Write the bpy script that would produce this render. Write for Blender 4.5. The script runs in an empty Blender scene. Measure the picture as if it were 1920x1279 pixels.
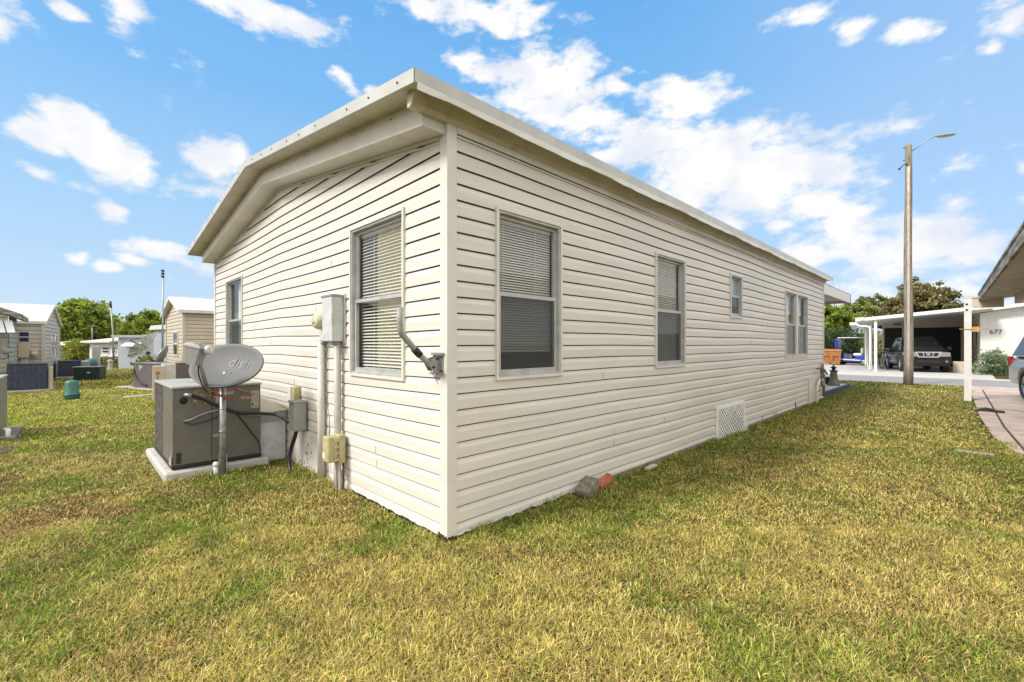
import bpy, math, random
import numpy as np
from mathutils import Matrix, Vector
random.seed(7); rng = np.random.default_rng(11)
S = bpy.context.scene
R = math.radians
# ------------------------------------------------------------------ camera
F, CX, HZ = 840.0, 960.0, 646.0          # focal length, centre column and horizon of the 1920 px photograph
CAM = Vector((2.575, -1.903, 1.39))
FW = Vector((-0.712, 0.702, 0)).normalized(); RT = Vector((FW.y, -FW.x, 0))
cd = bpy.data.cameras.new('camera'); cam = bpy.data.objects.new('camera', cd); S.collection.objects.link(cam)
cam.location = CAM
cam.rotation_euler = (R(90), 0, math.atan2(-FW.x, FW.y))
cd.sensor_width = 36; cd.lens = 36 * F / 1920; cd.shift_y = 6.5 / 1920; cd.clip_start = 0.05; cd.clip_end = 3000
S.camera = cam
S.view_settings.view_transform = 'Standard'; S.view_settings.look = 'None'
S.view_settings.exposure = 0.65; S.view_settings.gamma = 1
S.render.resolution_x = 1024; S.render.resolution_y = 682
# ------------------------------------------------------------------ sun and sky
SUN_EL, SUN_AZ = R(43), math.atan2(-0.93, -0.30)      # direction towards the sun, in the world's x-y plane
sd = Vector((math.cos(SUN_EL) * math.cos(SUN_AZ), math.cos(SUN_EL) * math.sin(SUN_AZ), math.sin(SUN_EL)))
ld = bpy.data.lights.new('sun', 'SUN'); ld.energy = 2.4; ld.angle = R(11); ld.color = (1, 0.965, 0.90)
sun = bpy.data.objects.new('sun', ld); S.collection.objects.link(sun)
sun.rotation_euler = sd.to_track_quat('Z', 'Y').to_euler(); sun.location = (0, 0, 30)
w = bpy.data.worlds.new('World'); S.world = w; w.use_nodes = True
nt = w.node_tree; nt.nodes.clear()
def N(t, typ, **k):
    n = t.nodes.new(typ)
    for a, b in k.items():
        setattr(n, a, b)
    return n
def setin(n, **k):
    for a, b in k.items(): n.inputs[a].default_value = b
L = nt.links.new
out = N(nt, 'ShaderNodeOutputWorld'); bg = N(nt, 'ShaderNodeBackground')
sky = N(nt, 'ShaderNodeTexSky', sky_type='NISHITA', sun_disc=False, sun_elevation=SUN_EL,
        sun_rotation=math.atan2(sd.x, sd.y), air_density=1.0, dust_density=0.6, ozone_density=2.0)
tc = N(nt, 'ShaderNodeTexCoord')
def dot(v):
    n = N(nt, 'ShaderNodeVectorMath', operation='DOT_PRODUCT'); L(tc.outputs['Generated'], n.inputs[0]); n.inputs[1].default_value = v
    return n.outputs['Value']
def mth(op, a, b=None, c=None):
    n = N(nt, 'ShaderNodeMath', operation=op)
    for i, v in enumerate((a, b, c)):
        if v is None: continue
        if isinstance(v, (int, float)): n.inputs[i].default_value = v
        else: L(v, n.inputs[i])
    return n.outputs[0]
da, db, dz = dot(FW), dot(RT), dot((0, 0, 1))
hl = mth('SQRT', mth('ADD', mth('MULTIPLY', da, da), mth('MULTIPLY', db, db)))
azn = mth('ARCTAN2', db, da); eln = mth('DIVIDE', dz, mth('MAXIMUM', hl, 0.02))
cmb = N(nt, 'ShaderNodeCombineXYZ'); L(azn, cmb.inputs[0]); L(eln, cmb.inputs[1])
# warp the coordinates a little so that no outline is an ellipse
wn = N(nt, 'ShaderNodeTexNoise'); setin(wn, Scale=5.0, Detail=4.0); L(cmb.outputs[0], wn.inputs['Vector'])
ws = N(nt, 'ShaderNodeVectorMath', operation='MULTIPLY_ADD'); L(wn.outputs['Color'], ws.inputs[0]); ws.inputs[1].default_value = (0.10, 0.06, 0); 
ws.inputs[2].default_value = (-0.05, -0.03, 0)
wv = N(nt, 'ShaderNodeVectorMath', operation='ADD'); L(ws.outputs[0], wv.inputs[0]); L(cmb.outputs[0], wv.inputs[1])
# (column, row, half width, half height, density, tilt)
CL = [(55,250,72,34,1.4,0),(135,245,70,44,1.6,0),(200,285,85,46,1.6,.3),(262,312,46,28,1.4,.3),(350,350,80,18,.33,.1),
 (415,295,62,40,1.15,0),(450,292,44,26,1,0),(212,392,42,20,.95,.2),(325,462,70,18,.9,0),(150,487,30,16,1,0),(205,508,40,17,.95,0),(262,492,35,10,.8,0),
 (378,492,40,14,.8,.2),(320,520,16,8,.6,0),(15,50,65,50,.75,.4),(110,12,35,14,.8,0),(228,20,50,34,.75,.5),(480,12,165,34,.95,0),(420,22,80,24,.8,.2),
 (870,22,180,30,.9,.1),(950,35,85,32,1,0),(655,155,44,15,.75,.6),(700,168,20,12,.6,0),(130,345,50,12,.45,0),
 (870,105,48,18,.95,.1),(960,130,110,30,.9,.2),(1040,150,100,60,1.15,.2),(1010,190,100,50,1,.1),(1090,222,90,36,1,0),(1155,160,30,18,.8,0),
 (1275,182,90,34,1.15,.25),(1320,190,45,24,1,.2),(1230,262,120,46,1.1,.1),(1350,300,160,60,1.15,.1),(1430,335,170,70,1.15,.15),(1180,285,80,34,.95,0),
 (1510,385,110,34,1,.1),(1300,360,120,40,1,.1),(1365,412,80,28,.95,.2),(1456,428,36,15,.8,0),(1600,440,130,40,.85,0),(1700,460,170,52,.9,.1),
 (1830,475,110,40,.9,0),(1520,475,90,26,.75,0),(1640,520,160,38,.7,0),(1800,525,140,34,.7,0),(1600,400,60,20,.75,.3),
 (1490,24,70,20,.8,.05),(1600,52,50,24,.65,.2),(1690,62,44,24,.9,.3),(1735,72,24,12,.5,0),(1880,22,60,32,.85,0),(1848,86,26,16,.8,0),(1908,318,32,22,.7,0),
 (1150,108,100,7,.38,.45),(1560,290,120,6,.42,.42),(1640,250,150,26,.33,0),(60,320,60,12,.4,0),(740,430,60,30,.6,0)]
prev = None
for (px, py, rx, ry, s, rot) in CL:
    a = math.atan2(px - CX, F); e = (HZ - py) / F * math.cos(a)
    mp = N(nt, 'ShaderNodeMapping', vector_type='TEXTURE')
    mp.inputs['Location'].default_value = (a, e, 0); mp.inputs['Rotation'].default_value = (0, 0, -rot)
    mp.inputs['Scale'].default_value = (rx / F * math.cos(a) ** 2 * 1.35 , ry / F * math.cos(a) * 1.45, 1)
    L(wv.outputs[0], mp.inputs[0])
    ln = N(nt, 'ShaderNodeVectorMath', operation='LENGTH'); L(mp.outputs[0], ln.inputs[0])
    f = mth('MULTIPLY_ADD', ln.outputs['Value'], -s, s)
    prev = f if prev is None else mth('MAXIMUM', prev, f)
# clouds elsewhere round the sky, behind the camera
bn = N(nt, 'ShaderNodeTexNoise'); setin(bn, Scale=2.2, Detail=3.0); L(tc.outputs['Generated'], bn.inputs['Vector'])
back = mth('MULTIPLY', mth('SUBTRACT', bn.outputs['Fac'], 0.42), mth('MULTIPLY', mth('SUBTRACT', 0.0, da), 5.0))
field = mth('MAXIMUM', mth('MAXIMUM', mth('ADD', prev, 0.03), -0.6), mth('MINIMUM', back, 0.8))
cn = N(nt, 'ShaderNodeTexNoise'); setin(cn, Scale=15.0, Detail=10.0, Roughness=0.60)
cs = N(nt, 'ShaderNodeVectorMath', operation='MULTIPLY'); L(cmb.outputs[0], cs.inputs[0]); cs.inputs[1].default_value = (1, 1.5, 1); L(cs.outputs[0], cn.inputs['Vector'])
dens = mth('ADD', field, mth('MULTIPLY', mth('SUBTRACT', cn.outputs['Fac'], 0.52), 2.3))
mr = N(nt, 'ShaderNodeMapRange', interpolation_type='SMOOTHSTEP'); setin(mr, **{'From Min': 0.03, 'From Max': 0.70}); L(dens, mr.inputs['Value'])
# blue of the sky: the Nishita sky pulled towards the photograph's tones, pale at the horizon
gr = N(nt, 'ShaderNodeValToRGB'); e = gr.color_ramp.elements; KF = 1/(0.15*2**0.65)
cols = [(0.0, (.60, .75, .91)), (.10, (.52, .71, .93)), (.25, (.40, .66, .94)), (.5, (.22, .53, .93)), (.80, (.145, .45, .90))]
while len(e) < len(cols): e.new(0.5)
for el_, (ps, c_) in zip(e, cols): el_.position = ps; el_.color = (*c_, 1)
L(eln, gr.inputs[0])
pale = N(nt, 'ShaderNodeMapRange', interpolation_type='SMOOTHSTEP'); setin(pale, **{'From Min': 0.25, 'From Max': 0.85, 'To Max': 0.55}); L(azn, pale.inputs['Value'])
pm = N(nt, 'ShaderNodeMix', data_type='RGBA'); L(pale.outputs[0], pm.inputs['Factor']); L(gr.outputs[0], pm.inputs['A']); pm.inputs['B'].default_value = (.44, .64, .97, 1)
sc0 = N(nt, 'ShaderNodeVectorMath', operation='SCALE'); L(pm.outputs['Result'], sc0.inputs[0]); sc0.inputs['Scale'].default_value = KF
hs = N(nt, 'ShaderNodeMix', data_type='RGBA'); hs.inputs['Factor'].default_value = 0.9; L(sky.outputs[0], hs.inputs['A']); L(sc0.outputs[0], hs.inputs['B'])
cb = N(nt, 'ShaderNodeTexNoise'); setin(cb, Scale=9.0, Detail=5.0); L(cmb.outputs[0], cb.inputs['Vector'])
ccol = N(nt, 'ShaderNodeValToRGB'); e = ccol.color_ramp.elements
e[0].position = 0.34; e[0].color = (.80, .85, .95, 1); e[1].position = 0.55; e[1].color = (1.03, 1.02, 1.01, 1)
L(cb.outputs['Fac'], ccol.inputs[0])
sc1 = N(nt, 'ShaderNodeVectorMath', operation='SCALE'); L(ccol.outputs[0], sc1.inputs[0]); sc1.inputs['Scale'].default_value = KF
mx = N(nt, 'ShaderNodeMix', data_type='RGBA'); L(mr.outputs[0], mx.inputs['Factor']); L(hs.outputs['Result'], mx.inputs['A']); L(sc1.outputs[0], mx.inputs['B'])
# unseen bright cloud layer added overhead and behind the viewer as fill light
vl = N(nt, 'ShaderNodeMapRange', interpolation_type='SMOOTHSTEP'); setin(vl, **{'From Min': 0.62, 'From Max': 0.25}); L(da, vl.inputs['Value'])
vm = N(nt, 'ShaderNodeMix', data_type='RGBA'); L(vl.outputs[0], vm.inputs['Factor']); L(mx.outputs['Result'], vm.inputs['A']); vm.inputs['B'].default_value = (1.50*KF, 1.45*KF, 1.38*KF, 1)
L(vm.outputs['Result'], bg.inputs['Color']); bg.inputs['Strength'].default_value = 0.15
L(bg.outputs[0], out.inputs[0])
w.cycles.sampling_method = 'MANUAL'; w.cycles.sample_map_resolution = 512
# ------------------------------------------------------------------ surveying helpers
def at(px, D, py=None, z=0.0):           # the point seen in column px at depth D
    p = CAM + FW * D + RT * ((px - CX) / F * D)
    p.z = z if py is None else CAM.z + (HZ - py) / F * D
    return p
def G(px, py): return at(px, CAM.z * F / (py - HZ))
def zat(py, D): return CAM.z + (HZ - py) / F * D
# ------------------------------------------------------------------ mesh builder
ORG = {}
I4 = Matrix.Identity(4)
class MB:
    def __init__(s, M=None): s.v = []; s.f = []; s.mi = []; s.M = M or I4; s.m = 0; s.sm = []; s.smooth = False
    def add(s, vs, fs, M=None):
        T = s.M @ M if M is not None else s.M
        o = len(s.v); s.v += [T @ Vector(p) for p in vs]
        for f in fs: s.f.append([i + o for i in f]); s.mi.append(s.m); s.sm.append(s.smooth)
        return s
    def box(s, a, b, M=None, bev=0.0):
        x0, y0, z0 = [min(a[i], b[i]) for i in range(3)]; x1, y1, z1 = [max(a[i], b[i]) for i in range(3)]
        if bev <= 0:
            vs = [(x0,y0,z0),(x1,y0,z0),(x1,y1,z0),(x0,y1,z0),(x0,y0,z1),(x1,y0,z1),(x1,y1,z1),(x0,y1,z1)]
            return s.add(vs, [(0,3,2,1),(4,5,6,7),(0,1,5,4),(1,2,6,5),(2,3,7,6),(3,0,4,7)], M)
        b_ = min(bev, (x1-x0)/2.01, (y1-y0)/2.01, (z1-z0)/2.01)
        def ring(i, z): return [(x0+i,y0+b_,z),(x0+b_,y0+i,z),(x1-b_,y0+i,z),(x1-i,y0+b_,z),(x1-i,y1-b_,z),(x1-b_,y1-i,z),(x0+b_,y1-i,z),(x0+i,y1-b_,z)]
        rings = [ring(b_, z0), ring(0, z0+b_), ring(0, z1-b_), ring(b_, z1)]
        rings[0] = [(min(max(x,x0+b_),x1-b_), min(max(y,y0+b_),y1-b_), z) for x,y,z in rings[0]]
        rings[3] = [(min(max(x,x0+b_),x1-b_), min(max(y,y0+b_),y1-b_), z) for x,y,z in rings[3]]
        return s.loft(rings, True, True, M)
    def loft(s, rings, cap0=False, cap1=False, M=None, closed=True):
        n = len(rings[0]); vs = [p for r in rings for p in r]; fs = []
        for k in range(len(rings)-1):
            for i in range(n if closed else n-1):
                j = (i+1) % n; fs.append((k*n+i, k*n+j, (k+1)*n+j, (k+1)*n+i))
        if cap0: fs.append(tuple(reversed(range(n))))
        if cap1: fs.append(tuple((len(rings)-1)*n+i for i in range(n)))
        return s.add(vs, fs, M)
    def lathe(s, prof, M=None, n=24, cap=True):      # profile (r, z) about z
        sv = s.smooth; s.smooth = True
        rings = [[(r*math.cos(2*math.pi*i/n), r*math.sin(2*math.pi*i/n), z) for i in range(n)] for r, z in prof]
        s.loft(rings, cap, cap, M); s.smooth = sv; return s
    def cyl(s, p, q, r, r2=None, n=16, cap=True):
        p, q = Vector(p), Vector(q); d = q - p
        M = Matrix.Translation(p) @ d.to_track_quat('Z', 'Y').to_matrix().to_4x4()
        return s.lathe([(r, 0), (r if r2 is None else r2, d.length)], M, n, cap)
    def tube(s, pts, r, n=10, cap=True):
        pts = [Vector(p) for p in pts]; rings = []
        up = Vector((0.13, 0.21, 0.97))
        for i, p in enumerate(pts):
            d = (pts[min(i+1, len(pts)-1)] - pts[max(i-1, 0)]).normalized()
            a = d.cross(up)
            if a.length < 1e-3: a = d.cross(Vector((1, 0, 0)))
            a.normalize(); b = a.cross(d); rr = r[i] if isinstance(r, (list, tuple)) else r
            rings.append([p + a*rr*math.cos(2*math.pi*k/n) + b*rr*math.sin(2*math.pi*k/n) for k in range(n)])
        sv = s.smooth; s.smooth = True; s.loft(rings, cap, cap); s.smooth = sv; return s
    def poly(s, pts, z0, z1, M=None):               # prism from an x-y outline (counter-clockwise)
        n = len(pts)
        vs = [(x, y, z0) for x, y in pts] + [(x, y, z1) for x, y in pts]
        return s.add(vs, [tuple(reversed(range(n))), tuple(range(n, 2*n))] + [(i, (i+1) % n, n+(i+1) % n, n+i) for i in range(n)], M)
    def prism(s, pts, d, M=None):                   # 3-D outline pushed by vector d
        n = len(pts); a = [Vector(p) for p in pts]; d = Vector(d)
        return s.add(a + [p + d for p in a], [tuple(reversed(range(n))), tuple(range(n, 2*n))] + [(i, (i+1) % n, n+(i+1) % n, n+i) for i in range(n)], M)
    def build(s, name, mats, parent=None):
        me = bpy.data.meshes.new(name); org = ORG.get(parent.name, Vector()) if parent else Vector()
        me.from_pydata([tuple(p - org) for p in s.v], [], s.f)
        if not isinstance(mats, (list, tuple)): mats = [mats]
        for m in mats: me.materials.append(m)
        me.polygons.foreach_set('material_index', s.mi); me.polygons.foreach_set('use_smooth', s.sm)
        me.update()
        o = bpy.data.objects.new(name, me); S.collection.objects.link(o)
        if parent: o.parent = parent
        ORG[o.name] = org.copy()
        return o
def curve(pts, n=8):                                 # Catmull-Rom through the points
    P = [Vector(p) for p in pts]; P = [2*P[0]-P[1]] + P + [2*P[-1]-P[-2]]; o = []
    for i in range(1, len(P)-2):
        for k in range(n):
            t = k/n; a, b, c, d = P[i-1], P[i], P[i+1], P[i+2]
            o.append(0.5*((2*b)+(c-a)*t+(2*a-5*b+4*c-d)*t*t+(3*b-a-3*c+d)*t**3))
    return o + [P[-2]]
def tag(o, label=None, cat=None, group=None, kind=None):
    if label: o['label'] = label
    if cat: o['category'] = cat
    if group: o['group'] = group
    if kind: o['kind'] = kind
    return o
def thing(name, loc, label, cat, group=None):
    o = bpy.data.objects.new(name, None); S.collection.objects.link(o); o.location = loc; o.empty_display_size = 0.2
    ORG[o.name] = Vector(loc); return tag(o, label, cat, group)
def text(txt, size, M, mat, name, parent, ext=0.001, warp=None):
    cu = bpy.data.curves.new('lettering', 'FONT'); cu.body = txt; cu.size = size; cu.extrude = ext; cu.align_x = 'CENTER'; cu.align_y = 'CENTER'
    ob = bpy.data.objects.new('lettering', cu); me = bpy.data.meshes.new_from_object(ob)
    org = ORG.get(parent.name, Vector())
    if warp:
        A_, B_ = warp; me.transform(B_)
        for v in me.vertices: v.co.z += A_(v.co.x, v.co.y)
    me.transform(Matrix.Translation(-org) @ M); bpy.data.objects.remove(ob)
    me.materials.clear(); me.materials.append(mat)
    o = bpy.data.objects.new(name, me); S.collection.objects.link(o); o.parent = parent; return o
# ------------------------------------------------------------------ materials
def mat(name, col, rough=0.6, metal=0.0, var=0.12, scale=6.0, bump=0.0, bscale=40.0, col2=None, stretch=(1, 1, 1), spec=0.5, obj=False, dirt=None, detail=5.0):
    m = bpy.data.materials.new(name); m.use_nodes = True; t = m.node_tree; b = t.nodes['Principled BSDF']
    b.inputs['Roughness'].default_value = rough; b.inputs['Metallic'].default_value = metal; b.inputs['Specular IOR Level'].default_value = spec
    geo = N(t, 'ShaderNodeNewGeometry'); mp = N(t, 'ShaderNodeMapping'); mp.inputs['Scale'].default_value = stretch
    t.links.new(geo.outputs['Position'], mp.inputs[0])
    n = N(t, 'ShaderNodeTexNoise'); setin(n, Scale=scale, Detail=detail, Roughness=0.6); t.links.new(mp.outputs[0], n.inputs['Vector'])
    r = N(t, 'ShaderNodeValToRGB'); e = r.color_ramp.elements
    c2 = col2 or tuple(c*(1-2*var) for c in col)
    e[0].position = 0.36; e[0].color = (*c2, 1); e[1].position = 0.64; e[1].color = (*[min(c*(1+0.3*var), 0.95) for c in col], 1)
    t.links.new(n.outputs['Fac'], r.inputs[0]); last = r.outputs[0]
    if dirt:
        dcol, dsc, lo, hi = dirt
        dn = N(t, 'ShaderNodeTexNoise'); setin(dn, Scale=dsc, Detail=7.0, Roughness=0.7); t.links.new(mp.outputs[0], dn.inputs['Vector'])
        mr_ = N(t, 'ShaderNodeMapRange'); setin(mr_, **{'From Min': lo, 'From Max': hi}); t.links.new(dn.outputs['Fac'], mr_.inputs['Value'])
        mm = N(t, 'ShaderNodeMix', data_type='RGBA'); t.links.new(mr_.outputs[0], mm.inputs['Factor']); t.links.new(last, mm.inputs['A']); mm.inputs['B'].default_value = (*dcol, 1)
        last = mm.outputs['Result']
    t.links.new(last, b.inputs['Base Color'])
    if bump:
        bn_ = N(t, 'ShaderNodeTexNoise'); setin(bn_, Scale=bscale, Detail=6.0); t.links.new(mp.outputs[0], bn_.inputs['Vector'])
        bp = N(t, 'ShaderNodeBump'); setin(bp, Strength=bump, Distance=0.01); t.links.new(bn_.outputs['Fac'], bp.inputs['Height']); t.links.new(bp.outputs[0], b.inputs['Normal'])
    return m
M = {}
M['vinyl'] = mat('cream_vinyl', (0.70, 0.665, 0.605), 0.42, var=0.06, scale=1.1, bump=0.06, bscale=5, stretch=(.5, .5, 6), dirt=((0.58, 0.52, 0.42), 1.6, 0.58, 0.95))
M['shade_grime'] = mat('lap_shade_grime', (0.085, 0.066, 0.048), 0.9, var=0.3, scale=5)  # dark lap band: dirt together with the lip's shadow, painted as colour
M['trim'] = mat('cream_trim', (0.70, 0.67, 0.62), 0.4, var=0.05, scale=3, dirt=((0.45, 0.38, 0.28), 4, 0.62, 0.9))
M['white'] = mat('white_paint', (0.74, 0.73, 0.70), 0.4, var=0.05, scale=4, dirt=((0.45, 0.40, 0.33), 7, 0.6, 0.85))
M['whitemetal'] = mat('white_roof_metal', (0.50, 0.50, 0.48), 0.35, var=0.07, scale=3, dirt=((0.40, 0.38, 0.33), 5, 0.55, 0.8))
M['soffit'] = mat('soffit', (0.62, 0.57, 0.47), 0.5, var=0.06, scale=3, dirt=((0.36, 0.31, 0.22), 4, 0.52, 0.8))
M['alum'] = mat('grey_aluminium', (0.50, 0.50, 0.49), 0.4, 0.25, var=0.1, scale=8)
M['blind'] = mat('blind_slat', (0.76, 0.75, 0.70), 0.45, var=0.03)
M['curtain'] = mat('curtain', (0.88, 0.80, 0.55), 0.8, var=0.05)
M['curtainw'] = mat('white_curtain', (0.85, 0.85, 0.80), 0.8, var=0.05)
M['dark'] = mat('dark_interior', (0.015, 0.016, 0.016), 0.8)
M['black'] = mat('black_rubber', (0.018, 0.018, 0.019), 0.6, var=0.2)
M['cable'] = mat('black_cable', (0.02, 0.02, 0.02), 0.45)
M['acgrey'] = mat('unit_grey', (0.155, 0.143, 0.128), 0.42, var=0.08, scale=5, bump=0.03, bscale=20, dirt=((0.25, 0.22, 0.18), 9, 0.62, 0.9))
M['actop'] = mat('unit_top', (0.42, 0.41, 0.38), 0.45, 0.1, var=0.1, scale=6, dirt=((0.25, 0.24, 0.2), 9, 0.6, 0.85))
M['coil'] = mat('coil_guard', (0.33, 0.32, 0.30), 0.45, 0.4, var=0.2, scale=14)
M['concrete'] = mat('concrete', (0.52, 0.50, 0.46), 0.85, var=0.12, scale=4, bump=0.3, bscale=60, dirt=((0.25, 0.23, 0.18), 8, 0.55, 0.8))
M['galv'] = mat('galvanised', (0.36, 0.37, 0.36), 0.4, 0.5, var=0.15, scale=20)
M['dish'] = mat('dish_grey', (0.115, 0.117, 0.12), 0.6, var=0.06, scale=5)
M['dishlt'] = mat('dish_light', (0.30, 0.30, 0.29), 0.4, var=0.05)
M['logo'] = mat('faded_lettering', (0.150, 0.152, 0.152), 0.5, var=0.1, scale=30)
M['pvc'] = mat('pvc', (0.66, 0.63, 0.58), 0.4, var=0.06, scale=5, dirt=((0.38, 0.33, 0.25), 9, 0.55, 0.85))
M['pvcgrey'] = mat('grey_conduit', (0.48, 0.47, 0.43), 0.4, var=0.08, scale=6, dirt=((0.3, 0.25, 0.18), 9, 0.55, 0.85))
M['boxgrey'] = mat('box_grey', (0.33, 0.34, 0.32), 0.45, var=0.1, scale=8)
M['boxwhite'] = mat('box_white', (0.60, 0.61, 0.62), 0.4, var=0.08, scale=9, dirt=((0.35, 0.34, 0.30), 12, 0.55, 0.8))
M['beige'] = mat('beige_plastic', (0.50, 0.45, 0.24), 0.45, var=0.12, scale=10)
M['meter'] = mat('meter_glass', (0.62, 0.60, 0.42), 0.2, var=0.1, scale=25)
M['cream2'] = mat('tan_vinyl', (0.58, 0.51, 0.40), 0.5, var=0.05, scale=2)
M['creampale'] = mat('pale_vinyl', (0.55, 0.52, 0.45), 0.5, var=0.05, scale=2)
M['greenvinyl'] = mat('green_cream_vinyl', (0.40, 0.40, 0.31), 0.5, var=0.06, scale=2)
M['skirt'] = mat('blue_grey_skirting', (0.24, 0.28, 0.36), 0.6, var=0.08, scale=3)
M['roofwhite'] = mat('white_sheet_roof', (0.75, 0.70, 0.66), 0.5, var=0.08, scale=2, dirt=((0.5, 0.46, 0.42), 2, 0.5, 0.8))
M['paleblue'] = mat('pale_blue_wall', (0.55, 0.60, 0.66), 0.6, var=0.04)
M['palewhite'] = mat('pale_wall', (0.66, 0.67, 0.70), 0.6, var=0.04)
M['navy'] = mat('navy_grille', (0.035, 0.045, 0.075), 0.5, var=0.2, scale=12)
M['navylt'] = mat('navy_slats', (0.060, 0.075, 0.12), 0.5, var=0.2, scale=12)
M['dkgreen'] = mat('dark_green_steel', (0.022, 0.045, 0.036), 0.4, var=0.15, scale=10)
M['green'] = mat('green_plastic', (0.04, 0.17, 0.125), 0.4, var=0.12, scale=10)
M['purple'] = mat('brown_grey_steel', (0.15, 0.125, 0.125), 0.5, var=0.08)
M['bluepaint'] = mat('blue_paint', (0.016, 0.032, 0.12), 0.5, var=0.15, scale=12)
M['slab'] = mat('painted_slab', (0.58, 0.57, 0.54), 0.7, var=0.12, scale=5, bump=0.2, bscale=50, dirt=((0.28, 0.24, 0.18), 5, 0.50, 0.72))
M['asphalt'] = mat('asphalt', (0.27, 0.27, 0.275), 0.9, var=0.1, scale=5, bump=0.3, bscale=90, dirt=((0.18, 0.18, 0.18), 1.5, 0.5, 0.8))
M['drive'] = mat('pale_drive', (0.52, 0.51, 0.48), 0.9, var=0.1, scale=2, dirt=((0.38, 0.36, 0.32), 3, 0.5, 0.8))
M['pink'] = mat('pink_concrete', (0.52, 0.42, 0.36), 0.9, var=0.12, scale=2.5, bump=0.2, bscale=60, dirt=((0.27, 0.21, 0.17), 1.7, 0.5, 0.78))
M['wood'] = mat('weathered_pole', (0.30, 0.26, 0.20), 0.9, var=0.3, scale=8, bump=0.6, bscale=20, stretch=(4, 4, 0.25))
M['polewhite'] = mat('pale_conduit_cover', (0.50, 0.44, 0.38), 0.6, var=0.12, scale=5)
M['brick'] = mat('orange_brick', (0.48, 0.17, 0.08), 0.85, var=0.2, scale=20, bump=0.4)
M['block'] = mat('grey_block', (0.27, 0.24, 0.19), 0.9, var=0.25, scale=15, bump=0.5)
M['rust'] = mat('rotten_edge', (0.14, 0.075, 0.04), 0.95, var=0.4, scale=25, bump=0.5)
M['dirt'] = mat('soil', (0.10, 0.07, 0.045), 1.0, var=0.3, scale=9, bump=0.6)
M['carport'] = mat('carport_soffit', (0.54, 0.49, 0.38), 0.6, var=0.12, scale=2, dirt=((0.28, 0.23, 0.15), 3, 0.5, 0.8))
M['oldwood'] = mat('weathered_fascia', (0.40, 0.38, 0.33), 0.9, var=0.35, scale=5, bump=0.4, bscale=30, stretch=(1, 0.3, 3), dirt=((0.10, 0.09, 0.07), 4, 0.5, 0.75))
M['carblack'] = mat('black_car_paint', (0.012, 0.012, 0.014), 0.12, var=0.05)
M['silver'] = mat('silver_car_paint', (0.42, 0.42, 0.41), 0.22, 0.55, var=0.05)
M['chrome'] = mat('chrome', (0.50, 0.50, 0.51), 0.18, 0.9, var=0.05)
M['lens'] = mat('lamp_lens', (0.26, 0.27, 0.27), 0.08, var=0.1, scale=30)
M['redlens'] = mat('red_lens', (0.35, 0.02, 0.02), 0.1, var=0.1)
M['carglass'] = mat('car_glass', (0.02, 0.025, 0.025), 0.04, var=0.05)
M['tyre'] = mat('tyre', (0.022, 0.022, 0.022), 0.8, var=0.2)
M['cartblue'] = mat('cart_blue', (0.02, 0.06, 0.38), 0.2, var=0.05)
M['bin'] = mat('brown_bin', (0.40, 0.16, 0.045), 0.5, var=0.1)
M['oval'] = mat('oval_dark', (0.02, 0.02, 0.018), 0.3, var=0.1)
M['stucco'] = mat('cream_carport_wall', (0.56, 0.50, 0.42), 0.8, var=0.04)
M['orange'] = mat('orange_label', (0.60, 0.12, 0.03), 0.5)
M['redwire'] = mat('red_wire', (0.55, 0.05, 0.02), 0.4)
M['yellow'] = mat('yellow_sticker', (0.60, 0.52, 0.10), 0.6, var=0.4, scale=60)
M['paper'] = mat('faded_label', (0.46, 0.43, 0.37), 0.7, var=0.2, scale=40)
M['orangetag'] = mat('orange_tag', (0.65, 0.38, 0.10), 0.6)
M['redcloth'] = mat('plaid_red', (0.30, 0.05, 0.06), 0.8, var=0.4, scale=30)
M['statue'] = mat('weathered_statue', (0.22, 0.20, 0.16), 0.8, var=0.25, scale=10)
M['block2'] = mat('sunken_stone', (0.40, 0.36, 0.30), 0.9, var=0.2, scale=14, bump=0.4)
M['stone'] = mat('pale_stone', (0.55, 0.52, 0.46), 0.9, var=0.15, scale=12, bump=0.3)
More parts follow.
